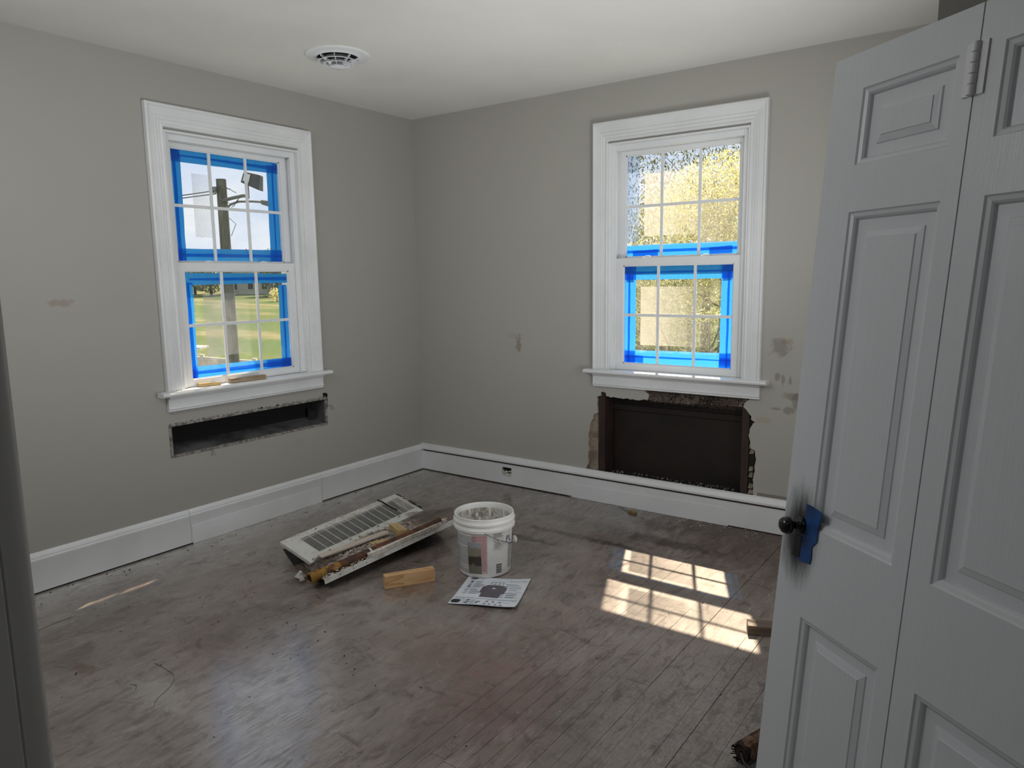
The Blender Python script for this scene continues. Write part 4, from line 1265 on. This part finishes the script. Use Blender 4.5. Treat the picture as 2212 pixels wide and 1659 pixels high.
rub = mb.build('plaster_rubble', M_RUBBLE)
tag(rub, 'heap of grey plaster rubble in the metal cover', 'rubble', kind='stuff')

# grille panel tilted over the far half
gx = Vector((-0.092, 0.9957, 0.004)).normalized()
gyv = Vector((-0.204, -0.019, 0.070)); gyv = (gyv - gx * gyv.dot(gx)).normalized()
gz = gx.cross(gyv)
if gz.z < 0: gz = -gz
go = Vector((0.882, -1.762, 0.053))
grl = empty('grille_panel')
Mg = Matrix(((gx.x, gyv.x, gz.x, go.x), (gx.y, gyv.y, gz.y, go.y), (gx.z, gyv.z, gz.z, go.z), (0, 0, 0, 1)))
grl.matrix_world = Mg
tag(grl, 'white metal air grille panel lying tilted over the rubble', 'grille')
GL_, GW = 0.895, 0.218
sx0, sx1, sy0, sy1 = 0.100, 0.872, 0.046, 0.184
mb = MB()
mb.box(0, sx0, 0, GW, -0.002, 0).box(sx1, GL_, 0, GW, -0.002, 0).box(sx0, sx1, 0, sy0, -0.002, 0).box(sx0, sx1, sy1, GW, -0.002, 0)
mb.box(0, 0.0015, 0, GW, -0.016, -0.002).box(0, GL_, 0, 0.0015, -0.014, -0.002).box(0, GL_, GW - .0015, GW, -0.022, -0.002)
tag(mb.build('frame', M_WHITEMETAL, grl), 'white frame with dirty chipped edges')
sl_me = MB().box(0, sx1 - sx0, 0, 0.0014, -0.0016, -0.0002).build('slat', M_WHITEMETAL, grl)
sl_me.location = (sx0, sy0 + 0.0035, 0)
for i in range(1, 18):
    o = link('slat', sl_me.data, grl); o.location = (sx0, sy0 + 0.0035 + i * (sy1 - sy0) / 18, 0)
dv_me = MB().box(0, 0.0036, 0, sy1 - sy0, -0.002, 0.0002).build('divider', M_WHITEMETAL, grl)
dv_me.location = (sx0 + (sx1 - sx0) / 14, sy0, 0)
for i in range(2, 14):
    o = link('divider', dv_me.data, grl); o.location = (sx0 + i * (sx1 - sx0) / 14, sy0, 0)
mb = MB()
rj = random.Random(77)
for i in range(60):
    x = 0.05 + rj.random() * 0.80
    mb.rock((x, GW - 0.012 + rj.uniform(-.012, .010), 0.002), rj.uniform(0.003, 0.012) * (1.5 if 0.3 < x < 0.62 else 0.8), i, 0, 0.5)
tag(mb.build('plaster_smears', M_WHITECRUMB, grl), 'plaster stuck along the far edge', kind='stuff')
for (x, y) in ((0.22, 0.20), (0.42, 0.208), (0.30, 0.028), (0.14, 0.02), (0.52, 0.03), (0.70, 0.03), (0.02, 0.012)):
    mb = MB()
    mb.tube([(x, y, 0), (x + .004, y + .003, 0.006), (x + .010, y - .003, 0.008)], 0.0018, 5)
    mb.build('screw', M_DARKMETAL, grl)
# crumpled torn end
mb = MB(); vs = []; fs = []
nu, nv = 6, 12
for i in range(nu + 1):
    for j in range(nv + 1):
        vs.append((GL_ + i * 0.010 - 0.004 + rj.uniform(-.004, .004), 0.035 + j * 0.0155, 0.003 - i * 0.005 + rj.uniform(-.006, .007)))
for i in range(nu):
    for j in range(nv):
        if rj.random() < 0.82: fs.append((i * (nv + 1) + j, (i + 1) * (nv + 1) + j, (i + 1) * (nv + 1) + j + 1, i * (nv + 1) + j + 1))
tag(mb.add(vs, fs).build('torn_end', M_DARKMETAL, grl), 'crumpled dark torn metal at the far right end')
for k in range(5):
    x = 0.80 + 0.015 * k
    MB().tube([(x, 0.07 + .02 * k, 0.001), (x + .02, 0.085 + .018 * k, 0.014), (x + .045, 0.08 + .015 * k, 0.010), (x + .06, 0.06 + .02 * k, 0.003)], 0.0014, 5).build('bent_slat', M_WHITEMETAL, grl)
# bent dark wire lying over the grille
def gw(x, y, z): return Mg @ Vector((x, y, z))
o = MB().tube([gw(0.735, GW + 0.004, -0.006), gw(0.735, GW + 0.002, 0.006), gw(0.74, GW - 0.02, 0.0075), gw(0.745, 0.13, 0.0055), gw(0.75, 0.085, 0.0050)], 0.0042, 8).build('bent_rod', M_DARKMETAL, smooth=60)
tag(o, 'dark bent metal rod hooked over the grille panel', 'rod')

# wood pieces on the rubble
block('wood_strip', 'long whitewashed wood strip lying across the rubble', 'wood', (0.890, -1.715, 0.066), (0.968, -1.335, 0.092), 0.040, 0.010, 0.066, M_WHITEWOOD)
block('wood_offcut', 'pale wood offcut leaning from the grille onto the pipe', 'wood', (0.918, -1.238, 0.102), (1.062, -1.312, 0.114), 0.046, 0.030, 0.076, M_PALEPINE)
block('wood_offcut', 'small pale wood offcut beside the pipe among the rubble', 'wood', (1.000, -1.480, 0.07), (1.038, -1.385, 0.07), 0.038, 0.022, 0.066, M_PALEPINE)
# pipe with threaded end
P0, P1 = Vector((1.035, -1.897, 0.058)), Vector((1.128, -1.100, 0.116))
pip = empty('rusty_pipe')
ex = (P1 - P0).normalized(); ey = Vector((0, 0, 1)).cross(ex).normalized(); ez = ex.cross(ey)
pip.matrix_world = Matrix(((ex.x, ey.x, ez.x, P0.x), (ex.y, ey.y, ez.y, P0.y), (ex.z, ey.z, ez.z, P0.z), (0, 0, 0, 1)))
tag(pip, 'rusty brown pipe with yellow threaded end along the near rim', 'pipe')
PLn = (P1 - P0).length
def ring_tube(prof, n=20):
    vs = [(x, r * cos(2 * pi * j / n), r * sin(2 * pi * j / n)) for x, r in prof for j in range(n)]
    fs = [(i * n + j, i * n + (j + 1) % n, (i + 1) * n + (j + 1) % n, (i + 1) * n + j) for i in range(len(prof) - 1) for j in range(n)]
    return MB().add(vs, fs)
ring_tube([(0.06, 0.017), (0.02, 0.0172), (0.02, 0.0215), (0.30, 0.0208), (0.42, 0.0205), (0.70, 0.0200), (PLn - .01, 0.0200), (PLn - .01, 0.0225), (PLn, 0.0225), (PLn, 0.016), (PLn - .05, 0.016)]).build('pipe_body', M_PIPE, pip, smooth=40)
cp = [(0.05, 0.0185), (0.0, 0.0185), (0.0, 0.0225)]
for i in range(5): cp += [(0.003 + i * .009, 0.0255), (0.007 + i * .009, 0.0255), (0.0085 + i * .009, 0.0225)]
cp += [(0.052, 0.027), (0.066, 0.027), (0.068, 0.0215)]
tag(ring_tube(cp, 24).build('threaded_collar', M_PIPE, pip, smooth=30), 'yellow threaded collar')
MB().add([(0.006, 0.0184 * cos(2 * pi * j / 16), 0.0183 * sin(2 * pi * j / 16)) for j in range(16)], [tuple(range(16))]).build('bore_shade', M_BLACKMATT, pip)  # black disc paints the dark inside the pipe end
tag(ring_tube([(0.335, 0.0212), (0.335, 0.0222), (0.345, 0.0222), (0.345, 0.0212)]).build('band', M_WHITEMETAL, pip), 'white paint band')
# white plaster slab between pipe and rim
rj = random.Random(15)
sl = [(1.075, -1.585, 0.068), (1.085, -1.50, 0.072), (1.080, -1.44, 0.079), (1.088, -1.36, 0.083), (1.103, -1.29, 0.087), (1.118, -1.20, 0.094), (1.118, -1.09, 0.101), (1.136, -1.055, 0.106), (1.150, -1.12, 0.104), (1.144, -1.22, 0.099), (1.138, -1.32, 0.094), (1.132, -1.42, 0.088), (1.124, -1.52, 0.081), (1.112, -1.60, 0.075)]
pl2 = [(a + rj.uniform(-.004, .004), b) for a, b, c in sl]
hz = lambda a, b: 0.072 + (b + 1.60) * 0.062
o = MB().prism(pl2, lambda a, b: (a, b, hz(a, b) + 0.004), lambda a, b: (a, b, hz(a, b) + 0.019)).build('plaster_slab', M_WHITECRUMB, bevel=0.002)
tag(o, 'long jagged white plaster slab between pipe and rim', 'plaster')
o = MB().rock((0.905, -1.845, 0.020), 0.026, 5).rock((0.935, -1.86, 0.018), 0.02, 6).build('plaster_chunk', M_WHITECRUMB)
tag(o, 'white plaster chunk on the floor behind the pipe end', 'plaster')

# torn sheets of expanded mesh
def net(name, label, fn, nu, nv, r=0.0011):
    mb = MB()
    for i in range(nu):
        for j in range(nv):
            c = (i + 0.5 * (j % 2)) / nu
            a = fn(c, j / nv)
            for s in (-1, 1):
                b = fn(c + s * 0.5 / nu, (j + 1) / nv)
                mb.tube([a, b], r, 3, 0, False)
    o = mb.build(name, M_MESH)
    return tag(o, label, 'mesh', kind='stuff')
rj = random.Random(19)
A_, B_, C_, D_ = Vector((0.70, -0.96, 0.055)), Vector((0.90, -0.735, 0.052)), Vector((1.12, -0.93, 0.085)), Vector((0.96, -1.10, 0.072))
net('wire_mesh', 'torn wire mesh sheet beyond the pipe end near the bucket', lambda a, b: A_.lerp(B_, a).lerp(D_.lerp(C_, a), b) + Vector((0, 0, 0.008 * sin(7 * a + 5 * b))), 17, 18, 0.0009)
A2, B2, C2, D2 = Vector((0.80, -1.86, 0.022)), Vector((0.80, -1.66, 0.052)), Vector((0.99, -1.66, 0.078)), Vector((0.97, -1.85, 0.045))
net('wire_mesh', 'torn wire mesh scrap at the left end of the cover', lambda a, b: A2.lerp(B2, a).lerp(D2.lerp(C2, a), b) + Vector((0, 0, 0.006 * sin(9 * a + 4 * b))), 18, 18)

# ------------------------------------------------------------------ small things on the floor
o = empty('plastic_connector', (1.745, -0.095, 0.0))
tag(o, 'small yellowish plastic connector with wire tail by the back baseboard', 'connector')
o.rotation_euler = (0, 0, -0.25)
MB().box(0, 0.055, -0.010, 0.010, 0.0005, 0.016).box(0.012, 0.02, -0.0108, 0.0108, 0.0005, 0.0168).build('plug', mat('yellow_plastic', S(140, 122, 70), 0.5), o, bevel=0.002)
MB().tube([(0.0, 0, 0.008), (-0.03, 0.006, 0.004), (-0.07, 0.02, 0.003), (-0.1, 0.022, 0.003)], 0.0016, 5).build('wire_tail', M_LINT, o)

# woven roll by the foot of the door
t = NT('brown_woven_strip')
v = t.coords('Object')
x = t.n('ShaderNodeSeparateXYZ'); t.l(v, x.inputs[0])
M_WEAVE_R = mat('woven_straw', S(186, 156, 130), 0.8, S(120, 90, 74), 30)
M_WEAVE_D = mat('dark_woven_core', S(58, 42, 36), 0.9, S(38, 28, 24), 30)
rl_ = empty('woven_roll')
R0, R1 = Vector((3.040, -1.985, 0.040)), Vector((3.130, -1.735, 0.040))
ex = (R1 - R0).normalized(); ey = Vector((0, 0, 1)).cross(ex).normalized(); ez = ex.cross(ey)
rl_.matrix_world = Matrix(((ex.x, ey.x, ez.x, R0.x), (ex.y, ey.y, ez.y, R0.y), (ex.z, ey.z, ez.z, R0.z), (0, 0, 0, 1)))
tag(rl_, 'brown woven roller lying on the floor at the foot of the door', 'roller')
RL = (R1 - R0).length
ring_tube([(0.0, 0.006), (0.0, 0.024), (0.012, 0.028), (RL, 0.028), (RL, 0.005)], 20).build('core', M_WEAVE_D, rl_, smooth=40)
mb = MB()
for k in range(46):
    x0 = 0.012 + k * 0.0056
    for j in range(10):
        a0, a1 = 2 * pi * j / 10, 2 * pi * (j + 1) / 10
        s = 1 if j % 2 else -1
        am = (a0 + a1) / 2
        mb.tube([(x0 - .006 * s, 0.0285 * cos(a0), 0.0285 * sin(a0)), (x0, 0.0300 * cos(am), 0.0300 * sin(am)), (x0 + .006 * s, 0.0285 * cos(a1), 0.0285 * sin(a1))], 0.0016, 3, 0, False)
tag(mb.build('weave', M_WEAVE_R, rl_), 'herringbone woven strands', kind='stuff')
mb = MB()
rj = random.Random(23)
for i in range(40):
    a = rj.random() * 6.28
    mb.tube([(0.004, 0.018 * cos(a), 0.018 * sin(a)), (-0.006, 0.026 * cos(a + .2), 0.026 * sin(a + .2)), (-0.004 + rj.uniform(-.01, .004), 0.0285 * cos(a + .3), 0.0285 * sin(a + .3))], 0.0018, 3)
mb.build('frayed_end', M_SOOT, rl_)
MB().box(-0.01, RL, -0.075, -0.034, -0.038, -0.016).build('side_bar', M_DARKGREY, rl_, bevel=0.003)
MB().tube([(0.0, 0, 0), (-0.014, -0.02, -0.012), (-0.012, -0.055, -0.024)], 0.0035, 6).build('axle', M_DARKGREY, rl_)

def strand(label, pts, r=0.0006):
    P = [Vector(q) for q in pts]
    out_ = []
    for i in range(len(P) - 1):
        a, b = P[max(i - 1, 0)], P[min(i + 2, len(P) - 1)]
        for s in range(6):
            f = s / 6
            m1, m2 = (P[i + 1] - a) * 0.5, (b - P[i]) * 0.5
            out_.append(P[i] * (2 * f**3 - 3 * f**2 + 1) + m1 * (f**3 - 2 * f**2 + f) + P[i + 1] * (-2 * f**3 + 3 * f**2) + m2 * (f**3 - f**2))
    out_.append(P[-1])
    o = MB().tube(out_, r, 4).build('wire_strand', M_LINT, smooth=60)
    return tag(o, label, 'wire')
z_ = 0.0012
strand('long curled dark wire strand on the floor left of the window reflection', [(1.065, -2.639, z_), (1.20, -2.645, z_), (1.262, -2.69, z_), (1.30, -2.76, z_), (1.335, -2.79, z_)])
strand('short bent wire strand inside the curl of the long one', [(1.128, -2.766, z_), (1.16, -2.758, z_), (1.184, -2.775, z_)])
strand('thin wire strand near the foot of the left baseboard', [(0.42, -2.80, z_), (0.40, -2.72, z_), (0.395, -2.64, z_)], 0.0007)

mb = MB(); mw = MB()
rj = random.Random(99)
for i in range(330):
    x, y = rj.uniform(0.08, 3.0), -rj.random() ** 1.0 * 2.9 - 0.05
    r = rj.uniform(0.0012, 0.0040)
    if 0.45 < x < 1.72 and -1.95 < y < -0.70 and (x < 1.2 or y > -1.4) or 1.45 < x < 2.0 and -1.72 < y < -1.2: continue
    (mb if rj.random() < 0.6 else mw).rock((x, y, r * 0.5), r, i, 0, 0.6)
for i in range(26):
    x = rj.uniform(0.05, 2.6); y = -0.03 - rj.random() * 0.3
    mw.rock((x, y, 0.003), rj.uniform(0.002, 0.006), i + 500, 0, 0.6)
for i in range(150):
    x = 1.2 + rj.random() * 1.5
    mw.rock((x, -0.024 - rj.random() ** 2 * 0.13, 0.003), rj.uniform(0.0015, 0.005), i + 600, 0, 0.6)
for i in range(50):
    x = 0.03 + rj.random() * 0.12
    mb.rock((x, -3.0 + rj.random() * 2.9, 0.003), rj.uniform(0.0015, 0.006), i + 800, 0, 0.6)
for i in range(60):
    mb.rock((1.15 + rj.uniform(-.45, .6), -2.05 - rj.random() * .35, 0.002), rj.uniform(0.001, 0.004), i + 1000, 0, 0.6)
tag(mb.build('dark_crumbs', M_GREYCRUMB), 'dark crumbs scattered over the floor boards', 'debris', kind='stuff')
tag(mw.build('pale_crumbs', M_WHITECRUMB), 'pale plaster crumbs scattered over the floor', 'debris', kind='stuff')

# ------------------------------------------------------------------ outdoors
def gz_(x, y):
    d = math.hypot(x - 3.6, y + 3.9)
    return -3.62 + 0.0262 * max(0, d)
mb = MB()
n = 60
vs = []
for i in range(n + 1):
    for j in range(n + 1):
        x = -170 + 200 * i / n; y = -60 + 230 * j / n
        vs.append((x, y, gz_(x, y)))
mb.add(vs, [(i * (n + 1) + j, (i + 1) * (n + 1) + j, (i + 1) * (n + 1) + j + 1, i * (n + 1) + j + 1) for i in range(n) for j in range(n)])
tag(mb.build('ground', M_GRASS, smooth=60), 'green sloping meadow outside', 'ground', kind='structure')

# utility pole
pole = empty('utility_pole', (-13.45, 7.36, -3.0))
tag(pole, 'grey wooden utility pole with lamp arms outside the left window', 'pole')
lat = Vector((0.813, 0.582, 0))
mb = MB()
mb.tube([(0, 0, -0.3), (0, 0, 3.5), (0, 0, 6.98)], [0.16, 0.145, 0.125], 14)
mb.build('shaft', M_POLE, pole, smooth=50)
Pz = lambda l, z, d=0.0: tuple(lat * l + Vector((-0.58, 0.81, 0)) * d + Vector((0, 0, z + 3.0)))
MB().tube([Pz(0.05, 3.44, -.1), Pz(0.30, 3.50, -.1), Pz(0.56, 3.55, -.1), Pz(0.68, 3.55, -.1)], 0.045, 8).build('bracket_arm', M_STEEL, pole)
MB().tube([Pz(0.68, 3.48, -.1), Pz(0.68, 3.80, -.1)], 0.05, 8).build('bracket_post', M_STEEL, pole)
MB().tube([Pz(0.1, 3.22, -.1), Pz(0.25, 3.35, -.1), Pz(0.45, 3.41, -.1), Pz(0.80, 3.41, -.1), Pz(1.05, 3.39, -.1)], 0.028, 8).build('lamp_arm', M_STEEL, pole)
MB().hexa([Pz(1.03, 3.33, -.18), Pz(1.32, 3.24, -.18), Pz(1.32, 3.24, 0), Pz(1.03, 3.33, 0), Pz(1.03, 3.44, -.18), Pz(1.32, 3.40, -.18), Pz(1.32, 3.40, 0), Pz(1.03, 3.44, 0)]).build('street_lamp', M_STEEL, pole, bevel=0.02)
fb = MB().hexa([Pz(0.60, 3.86, -.32), Pz(1.04, 3.66, -.32), Pz(1.04, 3.66, 0.06), Pz(0.60, 3.86, 0.06), Pz(0.66, 4.14, -.22), Pz(1.08, 4.04, -.22), Pz(1.08, 4.04, 0.0), Pz(0.66, 4.14, 0.0)]).build('floodlight', M_DARKGREY, pole, bevel=0.02)
MB().hexa([Pz(0.66, 3.90, -.325), Pz(0.80, 3.84, -.325), Pz(0.80, 3.84, -.315), Pz(0.66, 3.90, -.315), Pz(0.70, 4.09, -.258), Pz(0.84, 4.05, -.258), Pz(0.84, 4.05, -.248), Pz(0.70, 4.09, -.248)]).build('label_plate', M_PLATE, fb)
for (a, b, c) in ((Pz(-.2, 3.75, -.12), Pz(0.1, 3.80, -.2), Pz(0.42, 3.62, -.15)), (Pz(-.2, 3.62, -.12), Pz(-.05, 3.72, -.2), Pz(0.28, 3.72, -.16)), (Pz(0.1, 3.5, -.2), Pz(0.25, 3.2, -.2), Pz(0.45, 3.46, -.15)), (Pz(0.16, 3.42, -.2), Pz(0.35, 3.28, -.2), Pz(0.55, 3.58, -.15)), (Pz(.2, 3.0, -.15), Pz(.36, 2.85, -.15), Pz(.22, 2.55, -.15))):
    MB().tube([a, b, c], 0.008, 5).build('loose_cable', M_DARKGREY, pole)
for l in (-0.22, -0.18, -0.10):
    MB().tube([Pz(l, 3.62, -.15), Pz(l, 3.78, -.15)], 0.035, 7).build('insulator', M_STEEL, pole)
wa = Vector((-13.45, 7.36, 0))
for i, (z0, pt, lb) in enumerate(((3.70, (-26, -4.5, 2.6), 'upper service wire running left from the utility pole'), (3.62, (-25, -4.0, 2.9), 'lower service wire running left from the utility pole'))):
    a = wa + Vector((-0.1, -0.1, z0)); b = Vector(pt)
    pts = [a.lerp(b, q / 10) - Vector((0, 0, 1.0 * (q / 10) * (1 - q / 10) * 1.6)) for q in range(11)]
    tag(MB().tube(pts, 0.014, 4).build('overhead_wire', M_DARKGREY), lb, 'wire')

# vinyl fence
fA, fB = Vector((-20.23, 9.64, 0)), Vector((-16.06, 12.53, 0))
fd = (fB - fA).normalized()
fn = empty('vinyl_fence', (fA.x, fA.y, 0)); fn.rotation_euler = (0, 0, math.atan2(fd.y, fd.x))
tag(fn, 'white vinyl fence along the meadow below the left window', 'fence')
def fz(s): return -1.06 - 0.085 * s
for i in range(-3, 8):
    s = i * 0.9
    MB().box(s - .06, s + .06, -.06, .06, fz(s) - 2.2, fz(s) + 0.08).build('fence_post', M_FENCE, fn)
    MB().hexa([(s + .06, -.03, fz(s) - .1), (s + .84, -.03, fz(s + .9) - .1), (s + .84, .03, fz(s + .9) - .1), (s + .06, .03, fz(s) - .1), (s + .06, -.03, fz(s)), (s + .84, -.03, fz(s + .9)), (s + .84, .03, fz(s + .9)), (s + .06, .03, fz(s))]).build('fence_rail', M_FENCE, fn)
    for k in range(5):
        a = s + .07 + k * .155
        MB().box(a, a + .147, -.012, .012, fz(a) - 2.0, fz(a + .15) - .10).build('fence_board', M_FENCE, fn)
# shed
sh = empty('garden_shed', (-17.6, 7.9, -3.0))
tag(sh, 'small brown speckled shed with white roof edge at far lower left', 'shed')
sh.rotation_euler = (0, 0, math.atan2(0.47, 0.70))
MB().box(-1.6, 0.25, 0, 0.45, -0.4, 2.39).build('wall', M_SHINGLE, sh)
MB().hexa([(-1.8, -.15, 2.48), (1.05, -.15, 2.40), (1.05, .5, 2.40), (-1.8, .5, 2.48), (-1.8, -.15, 2.56), (1.05, -.15, 2.46), (1.05, .5, 2.46), (-1.8, .5, 2.56)]).build('roof', M_FENCE, sh)
MB().box(0.55, 0.70, -.06, .06, -0.4, 2.36).build('post', M_FENCE, sh)
# distant house
hs = empty('distant_house', (-93.0, 63.4, -1.0)); hs.rotation_euler = (0, 0, math.atan2(0.58, 0.81))
tag(hs, 'pale distant house beyond the meadow behind the utility pole', 'house')
MB().box(-3.6, 3.6, 0, 6, -1, 4.6).build('wall', M_SIDING, hs)
MB().prism([(-4.0, 4.6), (4.0, 4.6), (0, 7.2)], lambda a, b: (a, -.3, b), lambda a, b: (a, 6.3, b)).build('roof', M_ROOF, hs)
for xw in (-2.2, 0.2, 2.3):
    f = MB().box(xw - .5, xw + .5, -.06, 0, 1.1, 2.6).build('window', M_FENCE, hs)
    MB().box(xw - .4, xw + .4, -.08, -.05, 1.2, 2.5).build('pane', M_DARKGREY, f)

def foliage(name, m, parent, c, rad, nleaf, size, seed, dens=None, flat=0.55):
    r = random.Random(seed)
    vs, fs = [], []
    i = 0
    while i < nleaf:
        x, y, z = r.uniform(-1, 1), r.uniform(-1, 1), r.uniform(-1, 1)
        d = x * x + y * y + z * z
        if d > 1: continue
        if dens and r.random() > dens(x, y, z): 
            i += 0.2; continue
        p = (c[0] + x * rad[0], c[1] + y * rad[1], c[2] + z * rad[2])
        s = size * r.uniform(0.6, 1.3)
        a, b = r.uniform(0, 6.28), r.uniform(-1.2, 1.2)
        ux, uy, uz = cos(a) * cos(b), sin(a) * cos(b), sin(b)
        a2 = a + 1.57
        wx, wy, wz = cos(a2) * flat, sin(a2) * flat, r.uniform(-.4, .4)
        k = len(vs)
        vs += [(p[0] - ux * s, p[1] - uy * s, p[2] - uz * s), (p[0] + wx * s * .6, p[1] + wy * s * .6, p[2] + wz * s * .6), (p[0] + ux * s, p[1] + uy * s, p[2] + uz * s), (p[0] - wx * s * .6, p[1] - wy * s * .6, p[2] - wz * s * .6)]
        fs.append((k, k + 1, k + 2, k + 3))
        i += 1
    me = bpy.data.meshes.new(name)
    me.from_pydata(vs, [], fs)
    me.materials.append(m)
    o = link(name, me, parent)
    return tag(o, kind='stuff')

def tree(name, loc, label, crowns, trunk_r, trunk_h, group=None, branches=()):
    tr_ = empty(name, loc)
    tag(tr_, label, 'tree', group)
    MB().tube([(0, 0, -0.4), (0.05, 0, trunk_h * .5), (0.0, 0.1, trunk_h)], [trunk_r, trunk_r * .8, trunk_r * .45], 9).build('trunk', M_BARK, tr_, smooth=60)
    for q in branches:
        MB().tube(q[0], q[1], 6).build('branch', M_BARK, tr_, smooth=60)
    for (m, c, rad, nl, sz, sd_, dens) in crowns:
        foliage('foliage', m, tr_, c, rad, nl, sz, sd_, dens)
    return tr_

rb = random.Random(61)
def twigs(c, nb, L, up_=0.6, th=0.6):
    out_ = []
    for i in range(nb):
        a = rb.uniform(0, 6.28)
        p = Vector(c); d = Vector((cos(a), sin(a), up_)).normalized()
        pts = [p]
        for s in range(4):
            d = (d + Vector((rb.uniform(-.4, .4), rb.uniform(-.4, .4), rb.uniform(-.1, .3)))).normalized()
            p = p + d * L / 4; pts.append(p)
        out_.append((pts, [0.035 * th, 0.026 * th, 0.018 * th, 0.011 * th, 0.005 * th]))
    return out_
# three trees outside the back window
G0 = -3.3
tree('broadleaf_tree', (-0.75, 6.9, G0), 'olive green tree close outside the back window', [
    (M_LEAF, (0.0, 0.1, 4.2), (2.6, 1.2, 1.9), 30000, 0.032, 1, lambda x, y, z: 0.07 if (x > 0.02 - 0.1 * z and z > 0.0) else (0.04 if (x > 0.12 and z < -0.08) else (0.42 if z > 0.25 else 0.85))),
    (M_LEAFD, (-1.0, 0.2, 3.9), (1.3, 1.0, 2.1), 8000, 0.030, 5, None)], 0.07, 4.0, branches=twigs((0, 0.1, 3.2), 9, 2.2))
tree('yellow_tree', (-1.25, 9.9, G0), 'taller yellow leaved tree outside the back window', [
    (M_LEAFY, (0.05, 0, 5.5), (1.45, 1.3, 1.5), 23000, 0.036, 2, None)], 0.12, 4.2, branches=twigs((0.1, 0, 4.0), 7, 2.0))
tree('bare_tree', (-2.5, 13.5, G0 + .2), 'tall thin leaved tree behind the yellow tree', [
    (M_LEAFD, (0, 0, 7.2), (3.6, 2.0, 2.6), 16000, 0.05, 3, lambda x, y, z: 0.6)], 0.2, 6.0, branches=twigs((0, 0, 5.0), 14, 3.8, 0.9))
tree('dark_tree', (-4.9, 18.6, -3.0), 'dark trunked tree on the lawn beyond the olive tree', [
    (M_LEAF, (0, 0, 5.4), (2.6, 2.2, 2.2), 6000, 0.08, 13, None)], 0.2, 5.0)

# trees on the far side of the meadow
spots = [(-98.9, 52.6, 6.6, 'leftmost tree of the row beyond the meadow'), (-99.5, 58.5, 5.8, 'low tree of the far row between the leftmost and the next'), (-93.6, 57.4, 6.0, 'far tree just left of the utility pole'), (-110, 62, 7.4, 'tree standing behind the others left of the pole'),
         (-86.9, 66.5, 5.8, 'far tree right of the distant house'), (-84.0, 61.6, 6.4, 'far tree right of the pole and nearer the fence end'), (-80.8, 66.5, 6.8, 'rightmost tree of the row beyond the meadow')]
for i, (x, y, h, lb) in enumerate(spots):
    tree('far_tree', (x, y, gz_(x, y)), lb, [(M_LEAFF, (0, 0, h * .55), (2.7, 2.7, h * .5), 1800, 0.30, 100 + i, None)], 0.22, h * .55, 'trees beyond the meadow')
tree('yellow_shrub', (-72.6, 53.0, gz_(-72.6, 53.0)), 'small yellow shrub at the meadow edge', [(M_LEAFY, (0, 0, 0.9), (1.0, 1.0, 0.9), 500, 0.13, 55, None)], 0.05, 0.8)
